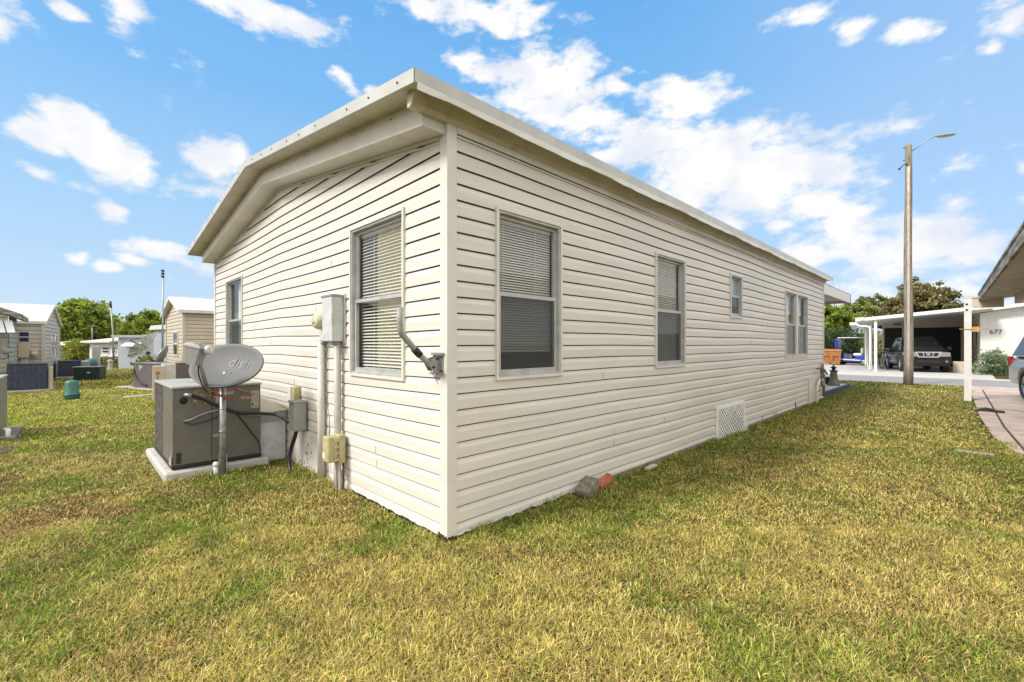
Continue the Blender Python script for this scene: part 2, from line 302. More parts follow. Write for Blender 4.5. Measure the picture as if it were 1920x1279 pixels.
def glass_mat(name, tint, refl, film=0.0, fcol=(0.1, 0.11, 0.11)):
    m = bpy.data.materials.new(name); m.use_nodes = True; t = m.node_tree; t.nodes.remove(t.nodes['Principled BSDF']); o = t.nodes['Material Output']
    tr = N(t, 'ShaderNodeBsdfTransparent'); tr.inputs[0].default_value = (*tint, 1)
    gl = N(t, 'ShaderNodeBsdfGlossy'); gl.inputs['Roughness'].default_value = 0.02
    g_ = N(t, 'ShaderNodeNewGeometry'); dt = N(t, 'ShaderNodeVectorMath', operation='DOT_PRODUCT'); t.links.new(g_.outputs['Normal'], dt.inputs[0]); t.links.new(g_.outputs['Incoming'], dt.inputs[1])
    ab = N(t, 'ShaderNodeMath', operation='ABSOLUTE'); t.links.new(dt.outputs['Value'], ab.inputs[0]); om = N(t, 'ShaderNodeMath', operation='SUBTRACT'); om.inputs[0].default_value = 1; t.links.new(ab.outputs[0], om.inputs[1])
    pw_ = N(t, 'ShaderNodeMath', operation='POWER'); t.links.new(om.outputs[0], pw_.inputs[0]); pw_.inputs[1].default_value = 5
    ad = N(t, 'ShaderNodeMath', operation='MULTIPLY_ADD'); t.links.new(pw_.outputs[0], ad.inputs[0]); ad.inputs[1].default_value = .9; ad.inputs[2].default_value = max(.04+refl, 0)
    mx_ = N(t, 'ShaderNodeMixShader'); t.links.new(ad.outputs[0], mx_.inputs[0]); t.links.new(tr.outputs[0], mx_.inputs[1]); t.links.new(gl.outputs[0], mx_.inputs[2])
    last = mx_
    if film:
        df = N(t, 'ShaderNodeBsdfDiffuse'); df.inputs[0].default_value = (*fcol, 1)
        m2 = N(t, 'ShaderNodeMixShader'); m2.inputs[0].default_value = film; t.links.new(mx_.outputs[0], m2.inputs[1]); t.links.new(df.outputs[0], m2.inputs[2]); last = m2
    t.links.new(last.outputs[0], o.inputs[0]); return m
M['glass'] = glass_mat('window_glass', (0.90, 0.92, 0.90), 0.02)
M['screen'] = glass_mat('insect_screen', (0.75, 0.78, 0.78), -0.04, 0.42, (0.12, 0.125, 0.125))
M['frost'] = mat('frosted_pane', (0.24, 0.34, 0.40), 0.15, var=0.08)
def leaf_mat(name, c1, c2, scale=1.2, tr=0.3, rough=0.6):
    m = bpy.data.materials.new(name); m.use_nodes = True; t = m.node_tree; b = t.nodes['Principled BSDF']; o = t.nodes['Material Output']
    at_ = N(t, 'ShaderNodeAttribute', attribute_name='tint'); geo = N(t, 'ShaderNodeNewGeometry')
    n = N(t, 'ShaderNodeTexNoise'); setin(n, Scale=scale, Detail=3.0); t.links.new(geo.outputs['Position'], n.inputs['Vector'])
    ad = N(t, 'ShaderNodeMath', operation='MULTIPLY_ADD'); t.links.new(at_.outputs['Fac'], ad.inputs[0]); ad.inputs[1].default_value = 0.55
    mm = N(t, 'ShaderNodeMath', operation='MULTIPLY_ADD'); t.links.new(n.outputs['Fac'], mm.inputs[0]); mm.inputs[1].default_value = 1.4; mm.inputs[2].default_value = -0.45
    t.links.new(mm.outputs[0], ad.inputs[2])
    r = N(t, 'ShaderNodeValToRGB'); e = r.color_ramp.elements; e[0].color = (*c1, 1); e[1].color = (*c2, 1); e[0].position = 0.15; e[1].position = 0.85
    t.links.new(ad.outputs[0], r.inputs[0]); t.links.new(r.outputs[0], b.inputs['Base Color']); b.inputs['Roughness'].default_value = rough
    tl = N(t, 'ShaderNodeBsdfTranslucent'); t.links.new(r.outputs[0], tl.inputs[0]); mx_ = N(t, 'ShaderNodeMixShader'); mx_.inputs[0].default_value = tr
    t.links.new(b.outputs[0], mx_.inputs[1]); t.links.new(tl.outputs[0], mx_.inputs[2]); t.links.new(mx_.outputs[0], o.inputs[0]); return m
M['leafbright'] = leaf_mat('bright_leaf', (0.07, 0.13, 0.012), (0.40, 0.48, 0.06))
M['leafyellow'] = leaf_mat('yellow_leaf', (0.13, 0.17, 0.02), (0.42, 0.42, 0.05))
M['leafdark'] = leaf_mat('dark_leaf', (0.018, 0.04, 0.012), (0.07, 0.13, 0.03))
M['leafmid'] = leaf_mat('mid_leaf', (0.07, 0.12, 0.02), (0.34, 0.37, 0.12))
M['leafbrown'] = leaf_mat('magnolia_leaf', (0.04, 0.045, 0.014), (0.34, 0.29, 0.12), scale=2.5)
M['leafbush'] = leaf_mat('variegated_leaf', (0.04, 0.10, 0.03), (0.38, 0.46, 0.28), scale=5)
M['bark'] = mat('bark', (0.16, 0.13, 0.10), 0.9, var=0.3, scale=10, bump=0.5)
# ------------------------------------------------------------------ numpy value noise for the lawn
def vnoise(x, y, sc, seed):
    r = np.random.default_rng(seed).random((256, 256)); x = x*sc + 500.3; y = y*sc + 500.7
    xi = np.floor(x).astype(int); yi = np.floor(y).astype(int); fx = x-xi; fy = y-yi; fx = fx*fx*(3-2*fx); fy = fy*fy*(3-2*fy)
    g = lambda a, b: r[a % 256, b % 256]
    return (g(xi, yi)*(1-fx)+g(xi+1, yi)*fx)*(1-fy)+(g(xi, yi+1)*(1-fx)+g(xi+1, yi+1)*fx)*fy
def fbm(x, y, sc, seed, o=4):
    s = 0; a = 0.5; t = 0
    for i in range(o): s = s + a*vnoise(x, y, sc*2**i, seed+i); t += a; a *= 0.5
    return s/t
HX0, HX1, HY1 = -7.09, 0.0, 11.78
DRIVE = [(2.62, 19.45), (2.66, 17.4), (2.70, 14.2), (2.76, 10.4), (2.86, 7.9), (3.02, 6.7), (3.3, 6.2), (4.3, 5.7), (12.0, 5.6), (12.0, 19.45)]
def drive_left(y): return np.interp(y, [5.6, 6.2, 6.7, 7.9, 10.4, 14.2, 17.4, 19.45], [12, 3.3, 3.02, 2.86, 2.76, 2.70, 2.66, 2.62])
# ------------------------------------------------------------------ ground sheets
def sheet(name, pts, z, m, th=0.0):
    b = MB()
    if th: b.poly(pts, z-th, z)
    else: b.add([(x, y, z) for x, y in pts], [tuple(range(len(pts)))])
    return tag(b.build(name, m), kind='structure')
def ground_mat():
    m = bpy.data.materials.new('lawn_soil'); m.use_nodes = True; t = m.node_tree; b = t.nodes['Principled BSDF']; b.inputs['Roughness'].default_value = 0.95
    b.inputs['Specular IOR Level'].default_value = 0.1
    g = N(t, 'ShaderNodeNewGeometry')
    def nz(sc, det): 
        n = N(t, 'ShaderNodeTexNoise'); setin(n, Scale=sc, Detail=det, Roughness=0.65); t.links.new(g.outputs['Position'], n.inputs['Vector']); return n.outputs['Fac']
    r = N(t, 'ShaderNodeValToRGB'); e = r.color_ramp.elements
    e[0].position = 0.36; e[0].color = (0.06, 0.07, 0.014, 1); e[1].position = 0.66; e[1].color = (0.13, 0.10, 0.032, 1)
    t.links.new(nz(0.5, 6), r.inputs[0])
    r2 = N(t, 'ShaderNodeValToRGB'); e = r2.color_ramp.elements; e[0].position = 0.3; e[0].color = (0.35, 0.35, 0.35, 1); e[1].position = 0.65; e[1].color = (1.15, 1.15, 1.15, 1)
    t.links.new(nz(38, 6), r2.inputs[0])
    mm = N(t, 'ShaderNodeMix', data_type='RGBA', blend_type='MULTIPLY'); mm.inputs['Factor'].default_value = 1
    t.links.new(r.outputs[0], mm.inputs['A']); t.links.new(r2.outputs[0], mm.inputs['B']); t.links.new(mm.outputs['Result'], b.inputs['Base Color'])
    bp = N(t, 'ShaderNodeBump'); setin(bp, Strength=0.8, Distance=0.03); t.links.new(nz(38, 6), bp.inputs['Height']); t.links.new(bp.outputs[0], b.inputs['Normal'])
    return m
M['ground'] = ground_mat()
sheet('ground', [(-900, -900), (900, -900), (900, 900), (-900, 900)], 0.0, M['ground'])
sheet('road', [(-120, 19.4), (120, 19.4), (120, 23.2), (-120, 23.2)], 0.008, M['asphalt'])
sheet('driveway', [(-9, 23.2), (3.4, 23.2), (3.4, 38), (-9, 38)], 0.012, M['drive'])
sheet('driveway', DRIVE, 0.012, M['pink'])
sheet('street_apron', [(3.4, 23.2), (12, 23.2), (12, 24.6), (3.4, 24.4)], 0.012, M['drive'])
b = MB()
for p, q in (((2.92, 17.8), (3.02, 9.2)), ((3.02, 9.2), (3.12, 6.6))):
    p = Vector((*p, 0.014)); q = Vector((*q, 0.014)); d = (q-p).normalized(); s_ = Vector((d.y, -d.x, 0))*0.016
    b.add([p-s_, p+s_, q+s_, q-s_], [(0, 1, 2, 3)])
b.add([(2.68, 12.2, .015), (4.2, 12.0, .015), (4.2, 12.03, .015), (2.68, 12.24, .015)], [(0, 1, 2, 3)])
b.add([(2.80, 9.0, .015), (3.0, 8.9, .015), (3.0, 8.93, .015), (2.80, 9.03, .015)], [(0, 1, 2, 3)])
tag(b.build('paving_joint', M['dirt']), kind='structure')
# ------------------------------------------------------------------ siding
def siding(mb, O, u, n, Lw, prof, h=0.116, z_first=-0.008, d=0.016, open_=(), sag=None, seg=1, shade_grime=0.0098, zmin=None):
    """horizontal lap siding. O origin, u along, n outward, prof = [(t, ztop)...] upper outline, open_ = (t0,t1,z0,z1)"""
    O = Vector(O); u = Vector(u); n = Vector(n); ztop = max(z for t, z in prof); z0 = z_first if zmin is None else zmin
    zs = set()
    k = 0
    while z_first + k*h < ztop:
        zk = z_first + k*h
        for q in (0, 0.60*h, h-shade_grime): zs.add(round(zk+q, 5))
        k += 1
    for o in open_: zs.add(o[2]); zs.add(o[3])
    for t, z in prof: zs.add(z)
    zs = sorted(z for z in zs if z0 <= z <= ztop+1e-6)
    if zs[0] > z0+1e-4: zs.insert(0, z0)
    def off(z, low):       # low: just above a lap line
        f = ((z - z_first)/h) % 1.0
        if low and f > 0.9995: f = 0
        if not low and f < 0.0005: f = 1.0
        if f <= 0.6: return d
        return d + (0.0050-d)*(f-0.6)/(1-shade_grime/h-0.6) if f < 1-shade_grime/h else 0.0050
    def lim(z):
        lo, hi = None, None
        for (ta, za), (tb, zb) in zip(prof, prof[1:]):
            for zz in (z,):
                if za >= z-1e-7 and lo is None: lo = ta
                if lo is None and zb > z and za < z: lo = ta+(tb-ta)*(z-za)/(zb-za)
                if za > z+1e-7 and zb <= z: hi = ta+(tb-ta)*(za-z)/(za-zb) if za != zb else tb
                if zb >= z-1e-7: hi = tb
        return (lo if lo is not None else 0), (hi if hi is not None else Lw)
    P = lambda t, z, o: O + u*t + n*o + Vector((0, 0, z + (sag(t) if sag else 0)))
    for za, zb in zip(zs, zs[1:]):
        if zb-za < 1e-5: continue
        zm = (za+zb)/2; f = ((zm - z_first)/h) % 1.0
        mb.m = 1 if f > 1-shade_grime/h else 0
        la, ra = lim(za); lb, rb = lim(zb)
        cuts = sorted((o[0], o[1]) for o in open_ if o[2] < zm < o[3]); iv = []
        c0 = (la, lb)
        for a_, b_ in cuts: iv.append((c0, (a_, a_))); c0 = (b_, b_)
        iv.append((c0, (ra, rb)))
        oa, ob = off(za, True), off(zb, False)
        for (l0, l1), (r0, r1) in iv:
            if r0-l0 < 1e-4 and r1-l1 < 1e-4: continue
            ns = max(1, int(round(seg*(r0-l0))))
            for s_ in range(ns):
                a, c = s_/ns, (s_+1)/ns
                ta, tb_ = l0+(r0-l0)*a, l0+(r0-l0)*c; tc_, td = l1+(r1-l1)*c, l1+(r1-l1)*a
                mb.add([P(ta, za, oa), P(tb_, za, oa), P(tc_, zb, ob), P(td, zb, ob)], [(0, 1, 2, 3)])
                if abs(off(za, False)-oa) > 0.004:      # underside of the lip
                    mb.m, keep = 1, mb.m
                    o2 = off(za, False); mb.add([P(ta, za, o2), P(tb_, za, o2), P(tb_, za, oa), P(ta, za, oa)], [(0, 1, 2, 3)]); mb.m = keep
# ------------------------------------------------------------------ windows (a frame on the wall with everything behind it as sub-parts)
def window(parent, O, u, n, t0, t1, z0, z1, kind='blind', curtain=None, split=0.5, trim=0.045, label=None, pair=False):
    O = Vector(O); u = Vector(u); n = Vector(n); X = Matrix((( u.x, n.x, 0, O.x), (u.y, n.y, 0, O.y), (0, 0, 1, 0), (0, 0, 0, 1)))   # local: x along, y outward, z up
    mb = MB(X)
    def ring(a0, a1, c0, c1, w_, y0, y1, wb=None):
        wb = wb or w_
        mb.box((a0, y0, c0), (a1, y1, c0+wb)); mb.box((a0, y0, c1-w_), (a1, y1, c1))
        mb.box((a0, y0, c0+wb), (a0+w_, y1, c1-w_)); mb.box((a1-w_, y0, c0+wb), (a1, y1, c1-w_))
    ring(t0, t1, z0, z1, 0.022, -0.02, 0.034)                       # vinyl surround
    mb.m = 1; ring(t0+0.022, t1-0.022, z0+0.022, z1-0.022, 0.018, -0.05, 0.022); mb.m = 0
    # reveal box behind
    mb.m = 2
    a0, a1, c0, c1 = t0+0.02, t1-0.02, z0+0.02, z1-0.02; yb = -0.42
    mb.add([(a0, yb, c0), (a1, yb, c0), (a1, yb, c1), (a0, yb, c1), (a0, -.05, c0), (a1, -.05, c0), (a1, -.05, c1), (a0, -.05, c1)],
           [(0, 1, 2, 3), (0, 4, 5, 1), (1, 5, 6, 2), (2, 6, 7, 3), (3, 7, 4, 0)])
    mb.m = 0
    if pair: mb.box(((t0+t1)/2-0.05, -0.05, z0+0.038), ((t0+t1)/2+0.05, 0.026, z1-0.038))
    wn_ = mb.build('window', [M['trim'], M['alum'], M['dark']], parent)
    if label: wn_['label'] = label
    spans = [(t0, t1)] if not pair else [(t0, (t0+t1)/2-0.012), ((t0+t1)/2+0.012, t1)]
    for (s0, s1) in spans:
        i0, i1, k0, k1 = s0+0.038, s1-0.038, z0+0.038, z1-0.038; zm = k0+(k1-k0)*split
        mb = MB(X); ring(i0, i1, zm-0.012, k1, 0.028, -0.045, -0.018); mb.build('sash', M['alum'], wn_)
        mb = MB(X); ring(i0+0.004, i1-0.004, k0, zm+0.020, 0.032, -0.030, -0.002, 0.040); mb.build('sash', M['alum'], wn_)
        mb = MB(X)
        mb.add([(i0+.02, -.033, zm), (i1-.02, -.033, zm), (i1-.02, -.033, k1-.02), (i0+.02, -.033, k1-.02)], [(0, 1, 2, 3)])
        mb.build('glass_pane', M['frost'] if kind == 'frost' else M['glass'], wn_)
        mb = MB(X); mb.add([(i0+.02, -.021, k0+.02), (i1-.02, -.021, k0+.02), (i1-.02, -.021, zm), (i0+.02, -.021, zm)], [(0, 1, 2, 3)])
        mb.build('glass_pane', M['frost'] if kind == 'frost' else M['glass'], wn_)
        if kind != 'open':
            mb = MB(X); mb.add([(i0+.028, -.008, k0+.03), (i1-.028, -.008, k0+.03), (i1-.028, -.008, zm-.005), (i0+.028, -.008, zm-.005)], [(0, 1, 2, 3)])
            mb.build('insect_screen', M['screen'], wn_)
        if kind in ('blind', 'open'):
            mb = MB(X); zb = k0+(0.19 if kind == 'blind' and curtain is None and s1-s0 > .80 and z0 > 1 and curtain != 0 else 0.02)
            ang = R(48) if kind == 'blind' else R(38); pitch = 0.0215 if kind == 'blind' else 0.029; z = k1-0.05
            hw = 0.0125
            mb.box((i0+.02, -.085, k1-.045), (i1-.02, -.055, k1-.015))
            while z > zb:
                c_, s_ = math.cos(ang)*hw, math.sin(ang)*hw; j = random.uniform(-.0012, .0012)
                mb.add([(i0+.022, -.07-c_, z+s_), (i1-.022, -.07-c_, z+s_+j), (i1-.022, -.07+c_, z-s_+j), (i0+.022, -.07+c_, z-s_),
                        (i0+.022, -.071, z+.002), (i1-.022, -.071, z+.002+j)], [(0, 1, 5, 4), (4, 5, 2, 3)])
                z -= pitch
            mb.box((i0+.022, -.082, zb-.012), (i1-.022, -.058, zb))
            for q in (0.15, 0.68): xx = i0+(i1-i0)*q; mb.box((xx-.0015, -.056, zb), (xx+.0015, -.054, k1-.03))
            mb.build('blind', M['blind'], wn_)
        if curtain:
            mb = MB(X)
            for (q0, q1) in curtain:
                nn = 28; pts = []
                for k in range(nn+1):
                    xx = i0+(i1-i0)*(q0+(q1-q0)*k/nn); pts.append((xx, -.125+.022*math.sin(k*1.7)+.008*math.sin(k*.6), 0))
                for k in range(nn):
                    p, q = pts[k], pts[k+1]
                    mb.add([(p[0], p[1], k0), (q[0], q[1], k0), (q[0], q[1], k1), (p[0], p[1], k1)], [(0, 1, 2, 3)])
            mb.smooth = True
            mb.build('curtain', M['curtain'] if kind == 'open' else M['curtainw'], wn_)
    return wn_
# ------------------------------------------------------------------ the house
EAVE, SLOPE, RX = 2.865, 0.142, -3.55
house = thing('mobile_home', (0, 0, 0), 'large cream vinyl-sided mobile home filling the centre, low gable roof, corner toward the viewer', 'house')
LW, RW = 7.09, 11.78
LWIN = [(0.545, 1.508, 1.10, 2.478), (5.23, 6.23, 1.10, 2.46)]
RWIN = [(0.440, 1.243, 1.112, 2.462), (2.975, 3.765, 1.112, 2.478), (5.34, 5.85, 1.805, 2.49), (8.33, 10.12, 1.112, 2.49)]
gable = [(0, EAVE), (-RX, EAVE - RX*SLOPE), (LW, EAVE)]
sagf = lambda t: -0.016*abs(math.sin(math.pi*2*t/LW))
mb = MB(); siding(mb, (0, 0, 0), (-1, 0, 0), (0, -1, 0), LW, gable, open_=[(a+.012, c-.012, e_+.012, f_-.012) for a, c, e_, f_ in LWIN], sag=sagf, seg=5, shade_grime=.0088); mb.m = 2
for (t, k) in ((1.02, 4), (1.0, 3), (2.35, 15), (4.3, 17), (3.0, 8), (2.5, 6), (1.95, 19), (3.9, 12), (4.6, 14)):
    z = -.008+k*.116+sagf(t); mb.box((-t, -.0185, z+.002), (-t-.0025, -.015, z+.069))
mb.build('wall', [M['vinyl'], M['shade_grime'], M['block']], house)
def rsag(t): return 0.004*math.sin(t*1.3)+0.003*math.sin(t*3.1+1)
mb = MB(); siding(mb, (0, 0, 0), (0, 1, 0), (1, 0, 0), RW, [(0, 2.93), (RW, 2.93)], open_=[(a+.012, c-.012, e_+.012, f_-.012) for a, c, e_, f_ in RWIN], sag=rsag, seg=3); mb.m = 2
for (t, k) in ((2.1, 3), (3.2, 4), (2.1, 4), (1.9, 9), (4.6, 6), (6.3, 12), (7.2, 15), (4.3, 17), (7.0, 5)):
    z = -.008+k*.116+rsag(t); mb.box((.015, t, z+.002), (.0185, t+.0025, z+.069))
mb.m = 3
for (y, z, s_) in ((7.6, .02, .06), (7.75, .03, .05), (9.1, .05, .10), (9.2, .02, .05), (4.3, .32, .02), (6.9, .05, .05)):
    mb.add([(.020, y-s_*.3, z), (.020, y+s_*.4, z), (.020, y+s_*.1, z+s_*1.6), (.020, y-s_*.2, z+s_)], [(0, 1, 2, 3)])
mb.build('wall', [M['vinyl'], M['shade_grime'], M['block'], M['dark']], house)
mb = MB(); siding(mb, (-LW, RW, 0), (1, 0, 0), (0, 1, 0), LW, [(0, EAVE), (LW/2, EAVE+LW/2*SLOPE), (LW, EAVE)]); mb.build('wall', [M['vinyl'], M['shade_grime']], house)
mb = MB(); siding(mb, (-LW, RW, 0), (0, -1, 0), (-1, 0, 0), RW, [(0, 2.9), (RW, 2.9)]); mb.build('wall', [M['vinyl'], M['shade_grime']], house)
for i, (cx, cy, sx, sy) in enumerate(((0, 0, 1, -1), (0, RW, 1, 1), (-LW, 0, -1, -1), (-LW, RW, -1, 1))):
    mb = MB(); o_ = 0.027; wd = 0.085
    x_, y_ = cx+sx*o_, cy+sy*o_
    top = 2.93 if i else 2.955
    mb.poly([p if sx*sy < 0 else p for p in ([(x_, y_), (x_, y_-sy*wd), (x_-sx*.012, y_-sy*wd), (x_-sx*.012, y_-sy*.012), (x_-sx*wd, y_-sy*.012), (x_-sx*wd, y_)])], 0.03 if i == 0 else 0.0, top)
    mb.build('corner_trim', M['trim'], house)
for (a, c, z0, z1), kd, cu in ((LWIN[0], 'open', [(0.18, 0.74)]), (LWIN[1], 'curtain', [(0.0, 0.82)])):
    window(house, (0, 0, 0), (-1, 0, 0), (0, -1, 0), a, c, z0, z1, kd, cu)
window(house, (0, 0, 0), (0, 1, 0), (1, 0, 0), *RWIN[0], 'blind')
window(house, (0, 0, 0), (0, 1, 0), (1, 0, 0), *RWIN[1], 'blind', label='window with closed blinds, narrower')
window(house, (0, 0, 0), (0, 1, 0), (1, 0, 0), *RWIN[2], 'frost', label='small frosted window high on the wall')
window(house, (0, 0, 0), (0, 1, 0), (1, 0, 0), *RWIN[3], 'curtain', [(0.08, 0.3), (0.42, 0.92)], pair=True, label='double window with white curtains')
# things low in the first window: a small air conditioner grille seen through the screen is left to the blind's gap
# trim below the eave on the long side
mb = MB(); mb.box((0.0, 0.06, 2.895), (0.030, RW, 2.95)); mb.box((0.0, .06, 2.872), (0.022, RW, 2.884)); mb.build('frieze', M['trim'], house)
mb = MB(); pr = [(0.0, 2.94), (0.035, 2.94), (0.06, 2.965), (0.085, 3.01), (0.10, 3.045), (0.0, 3.045)]
mb.loft([[(x, y, z) for x, z in pr] for y in (-0.33, RW+.02)], True, True); mb.build('cove_moulding', M['soffit'], house)
# stepped box under the gable overhang
def gz(t, base): return base + SLOPE*min(t, LW-t)
mb = MB()
for s0, s1 in ((0.0, LW/2), (LW/2, LW)):
    for (y0, y1, b0, b1) in ((-0.214, -0.018, 0.002, 0.118), (-0.204, -0.018, 0.121, 0.20)):
        P = [(-s0, y0, gz(s0, EAVE)+b0), (-s1, y0, gz(s1, EAVE)+b0), (-s1, y0, gz(s1, EAVE)+b1), (-s0, y0, gz(s0, EAVE)+b1)]
        Q = [(x, y1, z) for x, y, z in P]; mb.add(P+Q, [(3, 2, 1, 0), (4, 5, 6, 7), (0, 1, 5, 4), (2, 3, 7, 6), (0, 4, 7, 3), (1, 2, 6, 5)])
mb.m = 1
for s_ in np.arange(0.15, LW, 0.33):
    t = s_+random.uniform(-.08, .08); p = Vector((-t, -.204, gz(t, EAVE)+.150+random.uniform(-.015, .015))); mb.cyl(p, p+Vector((0, -.004, 0)), .006, n=8)
mb.build('eave_box', [M['trim'], M['dark']], house)
mb = MB()
for s0, s1 in ((0.06, LW/2), (LW/2, LW-.06)):
    for (b0, b1, pp) in ((-0.022, 0.0, .030), (-0.050, -0.040, .024)):
        P = [(-s0, -pp, gz(s0, EAVE)+b0), (-s1, -pp, gz(s1, EAVE)+b0), (-s1, -pp, gz(s1, EAVE)+b1), (-s0, -pp, gz(s0, EAVE)+b1)]
        Q = [(x, 0, z) for x, y, z in P]; mb.add(P+Q, [(3, 2, 1, 0), (0, 1, 5, 4), (2, 3, 7, 6)])
mb.build('frieze', M['trim'], house)
# roof
E0, E1, G0, G1 = 0.20, -LW-0.20, -0.40, RW+0.12; ZT = 3.088; ZR = ZT + SLOPE*(E0-RX); FH = 0.085
def rz(x): return ZT + SLOPE*min(E0-x, x-E1)
mb = MB()
mb.add([(E0, G0, ZT), (E0, G1, ZT), (RX, G1, ZR), (RX, G0, ZR), (E1, G0, ZT), (E1, G1, ZT)], [(0, 1, 2, 3), (3, 2, 5, 4)])
rf = mb.build('roof', M['whitemetal'], house)
mb = MB(); so = -FH+0.012
mb.add([(E0-.012, G0+.012, ZT+so), (E0-.012, G1-.012, ZT+so), (RX, G1-.012, ZR+so), (RX, G0+.012, ZR+so), (E1+.012, G0+.012, ZT+so), (E1+.012, G1-.012, ZT+so)], [(3, 2, 1, 0), (4, 5, 2, 3)])
mb.build('soffit', M['soffit'], house)
mb = MB()      # fascia all round
def fas(p, q, nrm):
    p, q, nrm = Vector(p), Vector(q), Vector(nrm)*0.012; dn = Vector((0, 0, -FH)); up = Vector((0, 0, .004))
    vs = [p+dn, q+dn, q+up, p+up]; vs2 = [v-nrm for v in vs]
    mb.add(vs+vs2, [(0, 1, 2, 3), (7, 6, 5, 4), (0, 4, 5, 1), (3, 2, 6, 7), (0, 3, 7, 4), (1, 5, 6, 2)])
    k = max(2, int((q-p).length/0.42))
    return [p+(q-p)*((i+.5+random.uniform(-.25, .25))/k)+dn*0.45+nrm*0.1 for i in range(k)]
riv = fas((E0+.002, G0, ZT), (E0+.002, G1, ZT), (1, 0, 0))
riv = []
riv += fas((RX, G0, ZR), (E0, G0, ZT), (0, -1, 0)); riv += fas((E1, G0, ZT), (RX, G0, ZR), (0, -1, 0))
fas((E0, G1, ZT), (RX, G1, ZR), (0, 1, 0)); fas((RX, G1, ZR), (E1, G1, ZT), (0, 1, 0)); fas((E1, G1, ZT), (E1, G0, ZT), (-1, 0, 0))
mb.m = 1
for p in riv: mb.cyl(p+Vector((0, -.0005, 0)), p+Vector((0, -.005, 0)), .007, n=8)
mb.build('fascia', [M['whitemetal'], M['dark']], house)
mb = MB()      # wavy white strip painting in the slit of light under the long fascia
pts = []
y = G0+0.02
while y < G1:
    pts.append((y, 0.012+0.010*abs(math.sin(y*1.9))+0.006*random.random())); y += 0.12
for (ya, ha), (yb_, hb) in zip(pts, pts[1:]):
    z_ = ZT-FH-.001
    mb.add([(E0-.006, ya, z_-ha*1.5), (E0-.006, yb_, z_-hb*1.5), (E0+.0045, yb_, z_+.006), (E0+.0045, ya, z_+.006)], [(0, 1, 2, 3)])
mb.build('light_slit', mat('slit_glint', (.88, .88, .86), .3, var=.03), house)
# bottom edges, rot and lattice vent
mb = MB()
def ragged(p, q, nrm, lo, hi, n_):      # strip whose lower edge is bent and chipped
    p, q, nrm = Vector(p), Vector(q), Vector(nrm); L_ = [lo+random.uniform(-.004, .007)+(.012 if random.random() < .12 else 0) for _ in range(n_+1)]
    for k in range(n_):
        a, c = p.lerp(q, k/n_), p.lerp(q, (k+1)/n_); w0, w1 = nrm*.004*math.sin(k*.9), nrm*.004*math.sin((k+1)*.9)
        mb.add([a+w0+Vector((0, 0, L_[k])), c+w1+Vector((0, 0, L_[k+1])), c+Vector((0, 0, hi)), a+Vector((0, 0, hi))], [(0, 1, 2, 3)])
ragged((-.06, -.027, 0), (-1.50, -.027, 0), (0, -1, 0), .028, .070, 40); mb.build('flashing', M['white'], house); mb = MB(); ragged((.027, .06, 0), (.027, 1.55, 0), (1, 0, 0), .024, .040, 40)
mb.build('flashing', M['white'], house)
mb = MB(); ragged((.024, 1.55, 0), (.024, RW, 0), (1, 0, 0), -.01, .045, 120); mb.build('bottom_strip', M['block'], house)
mb = MB()
for k in range(26):
    a = random.random(); sd_ = random.choice((0, 1)); p = (0.02-random.random()*.09, -.028) if sd_ else (.028, -.02+random.random()*.08)
    hgt = random.uniform(.015, .055); mb.box((p[0]-.006, p[1]-.006, -.01), (p[0]+.006, p[1]+.006, hgt))
mb.build('rotted_corner', M['rust'], house)
mb = MB(); mb.box((-1.50, -.0245, -.01), (-0.03, -.018, .03)); mb.box((.018, .03, -.01), (.0245, 1.55, .03)); mb.build('gap_shade_strip', M['dark'], house)  # dark strips put in for the shade in the gap below the flashing
lat = MB(); Y0, Y1, Z0, Z1 = 4.80, 5.92, 0.0, 0.43
lat.box((.018, Y0-.03, 0), (.045, Y0+.015, Z1+.05), None); lat.box((.018, Y0+.015, Z1), (.042, Y1, Z1+.045))
nx, nz_ = 13, 6
def latpt(y, z): return Vector((.044 + .05*((y-Y0)/(Y1-Y0))**2*(1-z/Z1)+.004*math.sin(y*19), y, z))
for i in range(-nz_, nx):
    for sgn in (1, -1):
        y0_ = Y0+.02+(i+.5)*(Y1-Y0)/nx; z0_ = 0.0; k = (Y1-Y0)/nx/(Z1/nz_)
        if sgn > 0: a = (y0_, Z0); b_ = (y0_+k*Z1, Z1)
        else: a = (y0_+k*Z1, Z0); b_ = (y0_, Z1)
        (ya, za), (yb_, zb) = a, b_
        ok = True
        def clip(ya, za, yb_, zb):
            t0_, t1_ = 0.0, 1.0; dy = yb_-ya
            for lim_, sg in ((Y0+.015, 1), (Y1, -1)):
                fa = sg*(ya-lim_); fb = sg*(yb_-lim_)
                if fa < 0 and fb < 0: return None
                if fa < 0: t0_ = max(t0_, fa/(fa-fb))
                if fb < 0: t1_ = min(t1_, fa/(fa-fb))
            return (t0_, t1_) if t1_ > t0_ else None
        c_ = clip(ya, za, yb_, zb)
        if not c_: continue
        p = (ya+(yb_-ya)*c_[0], za+(zb-za)*c_[0]); q = (ya+(yb_-ya)*c_[1], za+(zb-za)*c_[1])
        A = latpt(*p); B = latpt(*q); dd = (B-A)
        if dd.length < .02: continue
        dd.normalize(); s_ = Vector((0, -dd.z, dd.y))*.0135; o_ = Vector((.004 if sgn > 0 else 0, 0, 0))
        lat.add([A-s_+o_, A+s_+o_, B+s_+o_, B-s_+o_], [(0, 1, 2, 3)])
lat.build('lattice_vent', mat('vent_white', (.86, .86, .84), .4, var=.03), house)
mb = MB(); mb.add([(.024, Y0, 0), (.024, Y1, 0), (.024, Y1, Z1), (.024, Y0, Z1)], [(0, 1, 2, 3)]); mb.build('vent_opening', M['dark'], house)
mb = MB()   # patch panel low on the gable wall, and its rust
